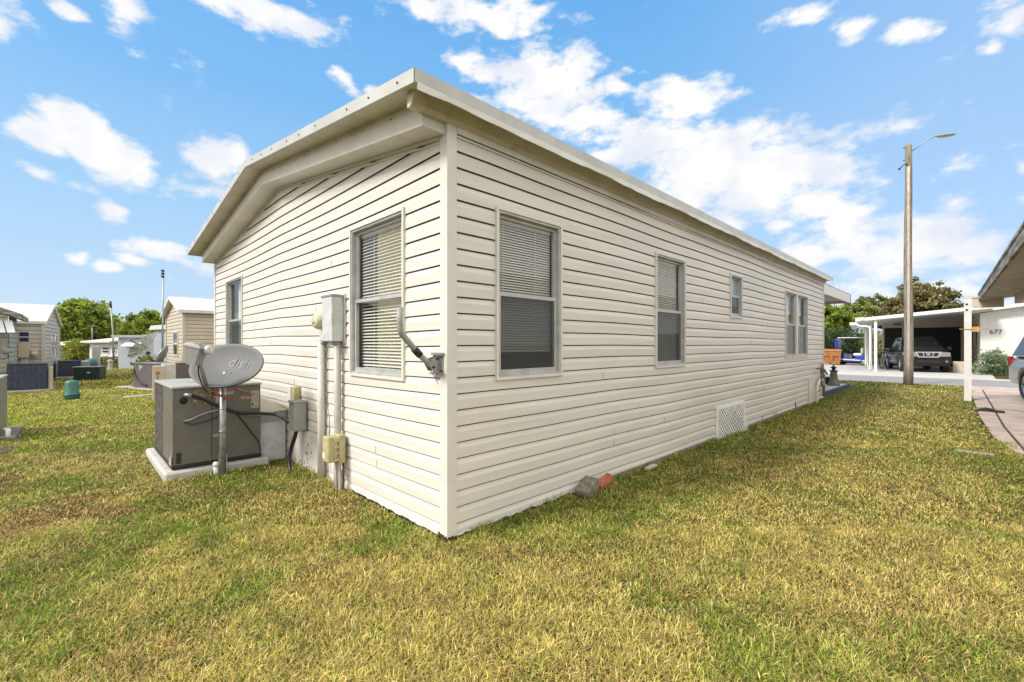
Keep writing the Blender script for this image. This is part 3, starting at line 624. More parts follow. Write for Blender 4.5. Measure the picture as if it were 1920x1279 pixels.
mb.box((-2.16, -.030, -.01), (-3.02, -.020, .405)); mb.box((-2.16, -.034, .40), (-3.0, -.02, .425)); mb.m = 1
for k in range(30):
    x = random.uniform(-2.62, -2.42) if k < 18 else random.uniform(-2.95, -2.2); z = random.uniform(.02, .33)*(1 if k < 18 else .25); r_ = random.uniform(.004, .014)
    mb.box((x-r_*.6, -.0315, z-r_), (x+r_*.6, -.0295, z+r_))
mb.build('access_panel', [M['trim'], M['rust']], house)
mb = MB()   # panel near the far corner with its pipes
mb.box((.018, 10.2, 0), (.030, 11.15, .62)); mb.build('access_panel', M['trim'], house)
# porch at the far end: roof, slab
mb = MB(); mb.box((-.12, RW+.13, 2.73), (-.05, 16.1, 2.99)); mb.box((-6.8, 16.02, 2.73), (-.05, 16.1, 2.99)); 
mb.add([(-.04, RW+.1, 3.0), (-.04, 16.12, 3.0), (-7, 16.12, 3.05), (-7, RW+.1, 3.05)], [(0, 1, 2, 3)]); mb.build('porch_roof', M['trim'], house)
mb = MB(); mb.add([(-.12, RW+.13, 2.80), (-6.8, RW+.13, 2.80), (-6.8, 16.02, 2.80), (-.12, 16.02, 2.80)], [(0, 1, 2, 3)]); mb.build('porch_ceiling', M['soffit'], house)
mb = MB(); mb.box((-5.9, 15.85, .10), (-5.8, 15.95, 2.8)); mb.build('porch_post', M['white'], house)
mb = MB(); mb.box((-6.8, RW+.14, 0), (-.06, 15.8, .135)); 
sl = mb.build('patio_slab', M['concrete']); tag(sl, kind='structure')
mb = MB(); mb.box((-.058, RW+.03, -.01), (-.02, 15.86, .15)); mb.box((-6.8, 15.81, -.01), (-.06, 15.86, .15)); tag(mb.build('patio_kerb', M['bluepaint']), 'dark blue painted timber edging along the patio beyond the house', 'edging')
# ------------------------------------------------------------------ street lamp on its wooden pole
p0 = G(1703, 722)
lamp = thing('street_lamp', p0, 'tall weathered wooden pole carrying a small lamp on a thin arm, right of the house', 'street lamp')
mb = MB(); H_ = 8.28; mb.tube([p0+Vector((.012*math.sin(z*1.1), .01*math.sin(z*.8), z)) for z in np.linspace(-.1, H_-.08, 12)] + [p0+Vector((0, 0, H_))], [.135-.045*k/11 for k in range(12)]+[.05], n=18); mb.build('pole', M['wood'], lamp)
dcam = (CAM-p0); dcam.z = 0; dcam.normalize(); side = Vector((-dcam.y, dcam.x, 0))     # side: to the picture's right
mb = MB(); o_ = dcam*.115; mb.tube([p0+o_*(1.14-.30*k/7)+side*.008+Vector((0, 0, z)) for k, z in enumerate(np.linspace(0, H_-.82, 8))], .042, n=10); mb.build('cable_cover', M['polewhite'], lamp)
mb = MB(); q0 = p0+side*.08+Vector((0, 0, H_-.30)); q1 = p0+side*.62+Vector((0, 0, H_+.04)); mb.tube([q0, q0+(q1-q0)*.5+Vector((0, 0, .02)), q1, q1+side*.12+Vector((0, 0, .0))], .018, n=8); mb.build('arm', M['galv'], lamp)
Xl = Matrix.Translation(q1+side*.08) @ Matrix(((side.x, dcam.x, 0, 0), (side.y, dcam.y, 0, 0), (0, 0, 1, 0), (0, 0, 0, 1))) @ Matrix.Rotation(R(7), 4, 'Y')
mb = MB(Xl); mb.smooth = True
mb.loft([[(x, y*wv_, z*hv_ - (.04*x)) for y, z in ((-.10, -.01), (-.08, .035), (0, .055), (.08, .035), (.10, -.01), (.06, -.045), (-.06, -.045))] for x, wv_, hv_ in ((0, .35, .5), (.06, .9, .9), (.2, 1, 1), (.34, .85, .8), (.46, .4, .35))], True, True)
hd = mb.build('lamp_head', M['dishlt'], lamp)
mb = MB(Xl); mb.lathe([(.03, .04), (.03, .085), (.018, .10)], Matrix.Translation((.10, 0, 0)), 10); mb.build('photocell', M['galv'], hd)
mb = MB(Xl); mb.box((.08, -.06, -.072), (.33, .06, -.046), None, .01); mb.build('lamp_lens', M['lens'], hd)
mb = MB(); zc = H_-.84; mb.tube(curve([p0+dcam*.1+Vector((0, 0, zc)), p0+dcam*.12-side*.06+Vector((0, 0, zc+.13)), p0-side*.17+Vector((0, 0, zc+.09)), p0-side*.23+Vector((0, 0, zc+.03))], 6), .014, n=8); mb.cyl(p0-side*.23+Vector((0, 0, zc+.0)), p0-side*.23+Vector((0, 0, zc+.06)), .03, n=8)
mb.build('wire_loop', M['black'], lamp)
for z in (H_-.12, H_-.55): mb = MB(); mb.cyl(p0-side*.07+Vector((0, 0, z)), p0-side*.14+Vector((0, 0, z+.01)), .015, n=6); mb.build('pole_bolt', M['black'], lamp)
# ------------------------------------------------------------------ packaged air conditioner, pad, duct
AX0, AX1, AY0, AY1, AZ0, AZ1 = -4.50, -3.18, -1.15, -0.33, 0.10, 0.945
ac = thing('air_conditioner', ((AX0+AX1)/2, (AY0+AY1)/2, 0), 'large grey metal air conditioner on a white slab behind the grey satellite dish', 'air conditioner')
mb = MB(); mb.box((-4.66, -1.23, -.02), (-3.11, -.25, .085), None, .02); pad = mb.build('concrete_slab', M['slab'], ac)
mb = MB(); mb.box((AX0+.30, AY0+.012, AZ0+.03), (AX1-.012, AY1, AZ1-.02)); mb.box((AX1-.014, AY0+.006, AZ0+.03), (AX1, AY0+.34, AZ1-.025), None, .004); mb.box((AX1-.014, AY0+.346, AZ0+.03), (AX1, AY1, AZ1-.025), None, .004)
mb.box((AX1-.05, AY0, AZ0+.03), (AX1+.0015, AY0+.012, AZ1-.02)); mb.box((AX0+.30, AY0, AZ0+.03), (AX1-.05, AY0+.011, AZ1-.02)); mb.m = 1
for y in (-1.12, -.94, -.82, -.79, -.5, -.36):
    for z in (.92, .14): mb.cyl((AX1, y, z), (AX1+.006, y, z), .006, n=8)
for z in (.3, .5, .7): mb.cyl((AX1, -.80, z), (AX1+.006, -.80, z), .005, n=8)
cab = mb.build('cabinet', [M['acgrey'], M['galv']], ac)
mb = MB(); mb.box((AX0-.01, AY0-.012, AZ1-.02), (AX1+.012, AY1+.012, AZ1+.006), None, .006); mb.box((AX0+.1, AY0+.2, AZ1+.006), (AX1-.5, AY1-.1, AZ1+.012)); mb.build('top_panel', M['actop'], ac)
mb = MB(); mb.box((AX0, AY0+.01, AZ0+.03), (AX0+.30, AY1, AZ1-.02))
for z in np.arange(AZ0+.05, AZ1-.04, .014): mb.box((AX0+.004, AY0-.004, z), (AX0+.62, AY0+.009, z+.006))
for x in np.arange(AX0+.02, AX0+.62, .06): mb.box((x, AY0-.008, AZ0+.04), (x+.006, AY0+.002, AZ1-.03))
mb.build('coil_guard', M['coil'], ac)
mb = MB(); mb.box((AX0-.01, AY0-.012, AZ0-.004), (AX1+.010, AY1+.01, AZ0+.032), None, .005); mb.box((AX1, AY0+.03, AZ0+.05), (AX1+.006, AY0+.07, AZ0+.16)); mb.build('base_rail', M['black'], ac)
mb = MB(); xf = AX1
mb.cyl((xf, -1.06, .80), (xf+.006, -1.06, .80), .035, n=20)
mb.build('port_hole', M['dark'], cab)
def lab(y0, y1, z0, z1, m, name='sticker', e=.0025): b_ = MB(); b_.box((xf+.0005, y0, z0), (xf+e, y1, z1)); return b_.build(name, m, cab)
mb = MB()
for k in range(44):
    y = random.uniform(-.97, -.80); z = random.choice((random.uniform(.83, .905), random.uniform(.755, .79))); a = random.uniform(.006, .017); mb.box((xf+.0005, y-a, z-a*.6), (xf+.0022, y+a, z+a*.6))
mb.build('sticker', M['yellow'], cab)
lab(-.775, -.60, .835, .868, M['paper']); lab(-.775, -.71, .755, .832, M['paper']); lab(-.775, -.60, .871, .885, M['orange']); lab(-.43, -.345, .66, .865, M['paper'])
lab(-.53, -.44, .77, .80, M['paper']); lab(-.424, -.405, .695, .715, M['dark'], 'sticker', .0035); lab(-.70, -.685, .845, .862, M['dark'], 'sticker', .0035)
mb = MB()    # white paint peeling at the corner
mb.add([(xf-.03, AY0-.0125, .13), (xf+.0, AY0-.0125, .13), (xf, AY0-.0125, .28), (xf-.05, AY0-.0125, .22), (xf-.12, AY0-.0125, .20), (xf-.16, AY0-.0125, .13)], [(0, 1, 2, 3, 4, 5)]); mb.build('peeled_paint', M['paper'], cab)
mb = MB(); mb.tube(curve([(xf, -1.06, .86), (xf+.05, -1.03, .862), (xf+.07, -.98, .85), (xf+.05, -.9, .81), (xf+.06, -.72, .70), (xf+.07, -.55, .625), (xf+.06, -.35, .60), (-3.05, -.2, .575), (-2.92, -.16, .54)], 8), .017, n=10)
mb.build('power_whip', M['cable'], ac)
mb = MB(); mb.tube([(xf, -1.06, .86), (xf+.05, -1.035, .862), (xf+.075, -1.0, .855)], .021, n=12); mb.build('whip_connector', M['galv'], ac)
mb = MB(); mb.tube(curve([(xf, -1.12+.06, .585), (xf+.03, -1.0, .60), (xf+.03, -.9, .645), (xf+.035, -.76, .675), (xf+.05, -.62, .65), (xf+.04, -.5, .60), (xf+.04, -.34, .575)], 8), .012, n=10); mb.build('refrigerant_line', M['galv'], ac)
mb = MB(); mb.tube(curve([(xf+.03, -.58, .62), (xf+.025, -.5, .50), (xf+.02, -.42, .37), (xf+.03, -.36, .27), (xf+.05, -.34, .16)], 8), .007, n=8)
mb.tube(curve([(xf+.02, -1.05, .57), (xf+.04, -.98, .55), (xf+.03, -.85, .57), (xf+.03, -.72, .62)], 8), .005, n=8); mb.build('loose_cable', M['cable'], ac)
mb = MB(); mb.tube([(-3.12, -.80, .05), (-3.03, -.80, .075), (-3.015, -.80, .10)], .022, n=10); mb.tube([(-3.02, -.80, .115), (-3.015, -.80, -.02)], .024, n=12); mb.tube([(-3.05, -.80, .115), (-2.995, -.80, .115)], .028, n=12)
mb.build('drain_pipe', M['white'], ac)
dk = thing('air_duct', (-3.3, -.2, 0), 'low pale grey duct box joining the grey air conditioner to the cream wall', 'duct')
mb = MB(); mb.box((-4.35, AY1+.004, 0.0), (-3.24, -.033, .57), None, .01); mb.build('duct_body', M['boxwhite'], dk)
mb = MB(); P = [(-3.225, AY1+.004, .565), (-3.225, -.033, .585), (-3.225, -.033, .47), (-3.225, AY1+.004, .475)]; mb.prism(P, (-.012, 0, 0)); mb.build('duct_flashing', M['boxgrey'], dk)
mb = MB(); mb.prism([(-3.22, AY1+.01, .572), (-4.36, AY1+.01, .60), (-4.36, -.034, .68), (-3.22, -.034, .592)], (0, 0, .01)); mb.build('duct_lid', M['cream2'], dk)
# ------------------------------------------------------------------ satellite dish on its post
db_ = Vector((-2.99, -.745, 0))
ds = thing('satellite_dish', db_, 'grey oval satellite dish with faded lettering on a steel post before the air conditioner', 'satellite dish')
mb = MB(); mb.cyl(db_+Vector((0, 0, -.05)), db_+Vector((0, 0, .98)), .030, n=18); mb.cyl(db_+Vector((0, 0, .46)), db_+Vector((0, 0, .475)), .034, n=18); mb.cyl(db_+Vector((0, 0, .70)), db_+Vector((0, 0, .71)), .033, n=18); post = mb.build('post', M['galv'], ds)
for s_ in (-1, 1): mb = MB(); mb.box(db_+RT*(.040*s_)-Vector((.006, .006, .02)), db_+RT*(.040*s_)+Vector((.006, .006, .22))); mb.build('ground_stake', M['galv'], post)
mb = MB(); mb.box(db_+Vector((.02, -.05, .425)), db_+Vector((.05, -.09, .445))); mb.build('cable_clip', M['galv'], post)
# dish axis: towards the picture's left, towards the viewer and up
ctr = at(424, 4.62, 684); ax = (-RT*0.08 - FW*0.74 + Vector((0, 0, .62))).normalized()
up_ = (Vector((0, 0, 1)) - ax*ax.z).normalized(); rt_ = up_.cross(ax).normalized()
up2 = (up_*math.cos(R(8)) + rt_*math.sin(R(8))).normalized(); rt2 = up2.cross(ax).normalized()
XD = Matrix(((rt2.x, up2.x, ax.x, ctr.x), (rt2.y, up2.y, ax.y, ctr.y), (rt2.z, up2.z, ax.z, ctr.z), (0, 0, 0, 1)))
mb = MB(XD); mb.smooth = True; na, nr = 48, 10; RA, RB = .405, .275
def dpt(r, a, o=0.0): return (RA*r*math.cos(a), RB*r*math.sin(a), .075*r*r - .07 + o)
rings = [[dpt(k/nr, 2*math.pi*i/na) for i in range(na)] for k in range(1, nr+1)]
lip = [[(RA*1.006*math.cos(2*math.pi*i/na), RB*1.01*math.sin(2*math.pi*i/na), .003+dz_) for i in range(na)] for dz_ in (0, -.016)]
backr = [[dpt(k/nr, 2*math.pi*i/na, -.012) for i in range(na)] for k in range(nr, 0, -1)]
mb.loft([rings[0]]+rings[1:]+lip+backr, True, True); dsh = mb.build('reflector', M['dish'], ds)
text('dish', .17, XD, M['logo'], 'lettering', dsh, .0008, (lambda x, y: .075*((x/RA)**2+(y/RB)**2)-.0675, Matrix.Translation((.09, .07, 0)) @ Matrix.Rotation(R(-2), 4, 'Z')))
mb = MB(XD)
for (x, y) in ((-.03, -.04), (.05, -.05), (-.06, -.18)): mb = MB(XD); mb.cyl((x, y, -.066), (x, y, -.058), .007, n=8); mb.build('mount_bolt', M['galv'], dsh)
foot = XD @ Vector((-.06, -RB*0.97, -.02)); lnb = at(372, 4.30, 672)
mb = MB(); d_ = (lnb-foot).normalized(); mb.tube([foot-d_*.06, foot+(lnb-foot)*.5, lnb], [.022, .020, .018], n=6); mb.build('feed_arm', M['dishlt'], ds)
mb = MB(); lt = at(366, 4.28, 660); 
Xb = Matrix.Translation(lt) @ Matrix(((RT.x, FW.x, 0, 0), (RT.y, FW.y, 0, 0), (0, 0, 1, 0), (0, 0, 0, 1))) @ Matrix.Rotation(R(8), 4, 'Y')
mb.M = Xb; mb.loft([[(-.035, -.05, -.12), (.045, -.05, -.12), (.045, .05, -.12), (-.035, .05, -.12)], [(-.055, -.06, .03), (.075, -.06, .03), (.075, .06, .03), (-.055, .06, .03)], [(-.085, -.065, .06), (.085, -.065, .045), (.085, .065, .045), (-.085, .065, .06)], [(-.055, -.05, .085), (.06, -.05, .08), (.06, .05, .08), (-.055, .05, .085)]], True, True)
lb = mb.build('feed_housing', M['dishlt'], ds)
mb = MB(Xb); mb.lathe([(.025, -.05), (.042, -.03), (.046, 0), (.040, .02), (.03, .026)], Matrix.Translation((.115, .02, .035)) @ Matrix.Rotation(R(35), 4, 'X') @ Matrix.Rotation(R(70), 4, 'Y'), 20); mb.build('feed_horn', M['boxwhite'], lb)
mb = MB(Xb); mb.box((-.05, -.045, .0855), (.05, .02, .089), Matrix.Rotation(R(2), 4, 'X')); mb.build('faded_cap', mat('pink_cap', (0.52, 0.36, 0.34), .6, var=.2, scale=30), lb)
mb = MB(); back_ = XD @ Vector((0, -.06, -.075)); mb.tube([db_+Vector((0, 0, .97)), db_+Vector((0, 0, 1.02)), back_], .035, n=10); mb.build('mount_bracket', M['galv'], ds)
mb = MB(); c0 = XD @ Vector((-.03, -.25, -.06))
mb.tube(curve([c0, c0+Vector((-.0, .03, -.05)), db_+Vector((.05, -.03, .84)), db_+Vector((.05, .10, .80)), db_+Vector((.0, .28, .83)), XD @ Vector((.25, -.22, -.05))], 8), .0045, n=8)
mb.tube(curve([c0+Vector((.02, 0, 0)), c0+Vector((.03, .05, -.07)), db_+Vector((.06, .0, .86)), db_+Vector((.03, .02, .80))], 8), .0045, n=8); mb.build('red_cable', M['redwire'], ds)
mb = MB(); mb.tube(curve([lnb+Vector((0, 0, -.06)), lnb+(foot-lnb)*.4+Vector((.0, -.02, -.06)), foot+Vector((0, 0, -.05)), db_+Vector((.02, -.02, .85))], 8), .006, n=8)
mb.tube(curve([XD @ Vector((.22, -.2, -.03)), XD @ Vector((.25, -.24, -.06)), db_+Vector((-.1, .33, .83))], 8), .004, n=8); mb.build('black_cable', M['cable'], ds)
# ------------------------------------------------------------------ electrical gear on the gable wall (t = metres left of the corner)
em = thing('electric_meter', (-2.0, -.05, 1.2), 'round yellowed glass electric meter on a pale base, left of the grey service box', 'electric meter')
mb = MB(); mb.box((-2.115, -.075, 1.425), (-1.885, -.018, 1.74), None, .008); mb.build('meter_base', M['boxwhite'], em)
mb = MB(); mb.lathe([(.082, 0), (.088, .02), (.086, .05), (.074, .085), (.06, .098), (.02, .102)], Matrix.Translation((-2.0, -.073, 1.625)) @ Matrix.Rotation(R(90), 4, 'X'), 28); mt = mb.build('meter_dome', M['meter'], em)
mb = MB(); mb.box((-2.02, -.178, 1.60), (-1.99, -.170, 1.612)); mb.box((-1.975, -.176, 1.603), (-1.965, -.172, 1.612)); mb.build('meter_mark', M['dark'], mt)
sb = thing('service_box', (-1.75, -.1, 1.2), 'tall pale grey electrical service box left of the gable window with blinds', 'electrical box')
mb = MB(); mb.box((-1.862, -.145, 1.42), (-1.635, -.030, 1.855), None, .006); mb.build('box_body', M['boxwhite'], sb)
mb = MB(); mb.box((-1.875, -.152, 1.845), (-1.628, -.02, 1.868), None, .004); mb.build('box_lid', M['galv'], sb)
mb = MB(); mb.box((-1.90, -.029, 1.40), (-1.61, -.018, 1.875)); mb.build('back_plate', M['boxwhite'], sb)
mb = MB(); mb.cyl((-1.70, -.07, 1.42), (-1.70, -.07, 1.385), .042, n=16); mb.build('conduit_hub', M['boxgrey'], sb); mb = MB(); mb.cyl((-2.08, -.05, 1.425), (-2.08, -.05, 1.39), .028, n=12); mb.build('conduit_hub', M['boxgrey'], sb)
mb = MB(); mb.tube([(-2.10, -.058, 1.40), (-2.10, -.058, -.02)], .037, n=14); tag(mb.build('conduit', M['pvc']), 'white plastic conduit rising from the grass to the round meter', 'pipe')
mb = MB(); mb.tube([(-1.69, -.066, 1.39), (-1.69, -.064, .6), (-1.69, -.066, .2), (-1.70, -.066, -.03)], .033, n=14)
tag(mb.build('conduit', M['pvcgrey']), 'pale grey conduit rising from the grass to the tall service box', 'pipe')
mb = MB(); pts = [(-2.02+.02*math.sin(z*5)+(.02 if z < .7 else 0), -.026-.01*math.sin(z*7), z) for z in np.linspace(1.38, 0.0, 22)]; mb.tube(curve(pts, 3), .005, n=6)
mb.tube(curve([(-2.0, -.03, .36), (-2.2, -.10, .37), (-2.42, -.04, .40)], 6), .003, n=6)
tag(mb.build('ground_wire', M['galv']), 'thin dark wire wandering down the siding between the two conduits', 'wire')
nb = thing('phone_box', (-1.62, -.1, .2), 'small beige plastic utility box low on the pale grey conduit', 'utility box')
mb = MB(); mb.box((-1.70, -.205, .285), (-1.575, -.105, .525), None, .010); mb.box((-1.69, -.105, .27), (-1.56, -.04, .535), None, .006); mb.build('box_body', M['beige'], nb)
mb = MB(); mb.box((-1.695, -.2075, .32), (-1.64, -.2045, .375)); mb.build('sticker', M['white'], nb)
mb = MB()
for z in (.30, .36, .42, .48): mb.box((-1.575, -.15, z), (-1.555, -.11, z+.025))
mb.build('latch', M['beige'], nb)
mb = MB(); mb.tube(curve([(-1.60, -.09, .28), (-1.585, -.085, .15), (-1.575, -.09, -.02)], 6), .016, n=8); mb.tube(curve([(-1.63, -.10, .28), (-1.62, -.11, .12), (-1.63, -.10, -.02)], 6), .006, n=6); mb.build('lead_pipe', M['pvcgrey'], nb)
mb = MB(); mb.tube(curve([(-1.55, -.07, .27), (-1.54, -.075, .14), (-1.55, -.07, -.02)], 6), .009, n=8); mb.build('rusty_rod', M['rust'], nb)
db2 = thing('disconnect_switch', (-2.6, -.1, .4), 'grey metal disconnect switch box on the wall where the black cable ends', 'switch box')
mb = MB(); mb.box((-2.74, -.165, .44), (-2.56, -.035, .755), None, .008); mb.box((-2.75, -.175, .745), (-2.55, -.03, .768), None, .004); mb.build('box_body', M['boxgrey'], db2)
mb = MB(); mb.tube(curve([(-2.66, -.11, .445), (-2.68, -.12, .36), (-2.74, -.14, .22), (-2.74, -.16, .08), (-2.66, -.17, -.02)], 8), .022, n=10); mb.build('flexible_conduit', M['cable'], db2)
mb = MB(); mb.tube(curve([(-2.92, -.16, .54), (-2.85, -.15, .52), (-2.78, -.12, .50), (-2.74, -.10, .50)], 6), .016, n=10); mb.build('cable_end', M['cable'], db2)
gb = thing('outlet_box', (-3.0, -.05, .6), 'small outlet box with open white lid just above the grey switch box', 'outlet')
mb = MB(); mb.box((-2.90, -.085, .70), (-2.80, -.02, .905), None, .005); mb.build('box_body', M['beige'], gb)
mb = MB(); mb.box((-2.985, -.098, .695), (-2.895, -.086, .90)); mb.build('lid', M['white'], gb)
mb = MB(); mb.tube([(-2.93, -.04, .69), (-2.93, -.04, .45)], .018, n=10); mb.cyl((-2.83, -.05, .905), (-2.83, -.05, .94), .006, n=6); mb.build('pipe', M['white'], gb)
# J-shaped dish mast on the corner
jm = thing('mast_bracket', (-.06, -.1, 1.2), 'bare bent grey antenna mast bolted to the wall corner right of the gable window', 'antenna bracket')
mb = MB(); mb.tube(curve([(-.075, -.10, 1.245), (-.07, -.20, 1.33), (-.06, -.31, 1.435), (-.055, -.345, 1.475), (-.055, -.352, 1.53)], 5)+[Vector((-.055, -.352, 1.635))], .021, n=14); mb.build('mast', M['boxgrey'], jm)
mb = MB(); mb.box((-.135, -.034, 1.185), (-.012, -.028, 1.325), None); mb.add([(-.05, -.034, 1.20), (-.05, -.034, 1.31), (-.05, -.11, 1.29), (-.05, -.13, 1.25), (-.05, -.10, 1.205)], [(0, 1, 2, 3, 4)]); mb.add([(-.10, -.034, 1.20), (-.10, -.034, 1.31), (-.10, -.11, 1.29), (-.10, -.13, 1.25), (-.10, -.10, 1.205)], [(0, 1, 2, 3, 4)])
mb.box((-.145, -.045, 1.315), (-.005, -.028, 1.332)); mb.box((-.145, -.06, 1.178), (-.005, -.028, 1.190)); mb.build('foot_plate', M['galv'], jm)
mb = MB(); mb.tube([(-.073, -.185, 1.317), (-.068, -.235, 1.361)], .026, n=12)
for y, z in ((-.06, 1.29), (-.09, 1.23)): mb.cyl((-.045, y, z), (-.038, y, z), .009, n=8)
for x in (-.12, -.03):
    for z in (1.30, 1.20): mb.cyl((x, -.034, z), (x, -.040, z), .008, n=8)
mb.tube(curve([(-.07, -.12, 1.25), (-.06, -.08, 1.17), (-.03, -.06, 1.11)], 5), .0025, n=6); mb.build('clamp', M['black'], jm)
# loose block and bricks by the long wall
yb0 = 2.05
def rotbox(mb, c, s_, ez, ex=0, ey=0, bev=.004): 
    X_ = Matrix.Translation(c) @ Matrix.Rotation(R(ez), 4, 'Z') @ Matrix.Rotation(R(ex), 4, 'X') @ Matrix.Rotation(R(ey), 4, 'Y'); mb.box((-s_[0]/2, -s_[1]/2, -s_[2]/2), (s_[0]/2, s_[1]/2, s_[2]/2), X_, bev)
pb = G(1103, 920); mb = MB(); rotbox(mb, Vector((.098, 1.52, .05)), (.13, .25, .11), 12, 16, 4, .006); tag(mb.build('paving_block', M['block']), 'grey concrete block leaning on the long wall, left of the orange brick', 'block')
mb = MB(); rotbox(mb, Vector((.105, 1.79, .06)), (.085, .20, .055), -6, 22, 6); tag(mb.build('brick', M['brick']), 'orange brick tilted against the foot of the long wall', 'brick')
mb = MB(); rotbox(mb, Vector((.10, 2.72, .02)), (.05, .22, .03), 3, 0, 4); tag(mb.build('stone_chip', M['stone']), 'pale flat stone chip in the grass at the foot of the long wall', 'stone')
# tap, pipes near far corner
tp = thing('outdoor_tap', (.08, 11.2, 0), 'outdoor tap and bent white pipes low by the far corner of the house', 'tap')
mb = MB(); mb.tube(curve([(.09, 10.7, -.02), (.09, 10.72, .30), (.09, 10.9, .50), (.10, 11.2, .52), (.10, 11.4, .36)], 5), .028, n=8); mb.build('pipe', M['pvc'], tp)
mb = MB(); mb.tube(curve([(.04, 10.9, .80), (.14, 10.95, .82), (.16, 11.2, .74), (.14, 11.5, .66)], 5), .022, n=8); mb.tube([(.05, 11.45, .9), (.09, 11.45, .55), (.07, 11.5, .1)], .03, n=8); mb.build('valve', M['block'], tp)
mb = MB(); mb.tube(curve([(.12, 10.93, .82), (.13, 10.95, .60), (.06, 11.3, .42), (.08, 11.6, .2)], 5), .014, n=6); mb.build('hose', M['black'], tp)
# lighthouse ornament
lo = Vector((-.28, 14.75, .137)); lh = thing('lighthouse_ornament', lo, 'small weathered lighthouse ornament with a blue top on the patio', 'garden ornament')
mb = MB(); mb.lathe([(.17, 0), (.16, .05), (.12, .12), (.085, .40), (.095, .42), (.095, .44)], Matrix.Translation(lo), 16); mb.build('tower', M['statue'], lh)
mb = MB(); mb.lathe([(.12, .44), (.12, .46), (.05, .462), (.05, .53), (.095, .535), (.02, .60), (.008, .64)], Matrix.Translation(lo), 12); mb.build('lantern_top', M['bluepaint'], lh)
mb = MB(); o2 = lo+Vector((-.24, .45, 0)); mb.lathe([(.10, 0), (.15, .12), (.16, .2), (.14, .22), (.13, .2)], Matrix.Translation(o2), 14); tag(mb.build('flower_pot', M['black']), 'dark flower pot standing behind the lighthouse ornament', 'pot')
# ------------------------------------------------------------------ generic vehicle parts
def wheel(parent, X, r, wd, spokes=6, rimm='chrome'):
    mb = MB(X); A = Matrix.Rotation(R(90), 4, 'Y')      # axis along local x
    pr = [(r*.62, -wd/2*.8), (r*.66, -wd/2), (r*.9, -wd/2), (r, -wd/2*.7), (r, wd/2*.7), (r*.9, wd/2), (r*.66, wd/2), (r*.62, wd/2*.8)]
    mb.lathe(pr, A, 32, False); wo = mb.build('wheel', M['tyre'], parent)
    mb = MB(X); mb.lathe([(r*.64, -wd*.4), (r*.64, wd*.42), (r*.60, wd*.44), (r*.57, wd*.1)], A, 28, False)
    for k in range(spokes):
        X2 = A @ Matrix.Rotation(2*math.pi*k/spokes, 4, 'Z'); mb.box((-r*.09, 0, wd*.20), (r*.09, r*.62, wd*.32), X2, .006)
    mb.lathe([(.0, wd*.18), (r*.16, wd*.18), (r*.16, wd*.36), (0.001, wd*.38)], A, 14, True); mb.build('rim', M[rimm], wo)
    mb = MB(X); mb.lathe([(0.001, wd*.02), (r*.58, wd*.02), (r*.58, wd*.05), (.001, wd*.05)], A, 20, False); mb.build('brake_disc', M['black'], wo)
    return wo
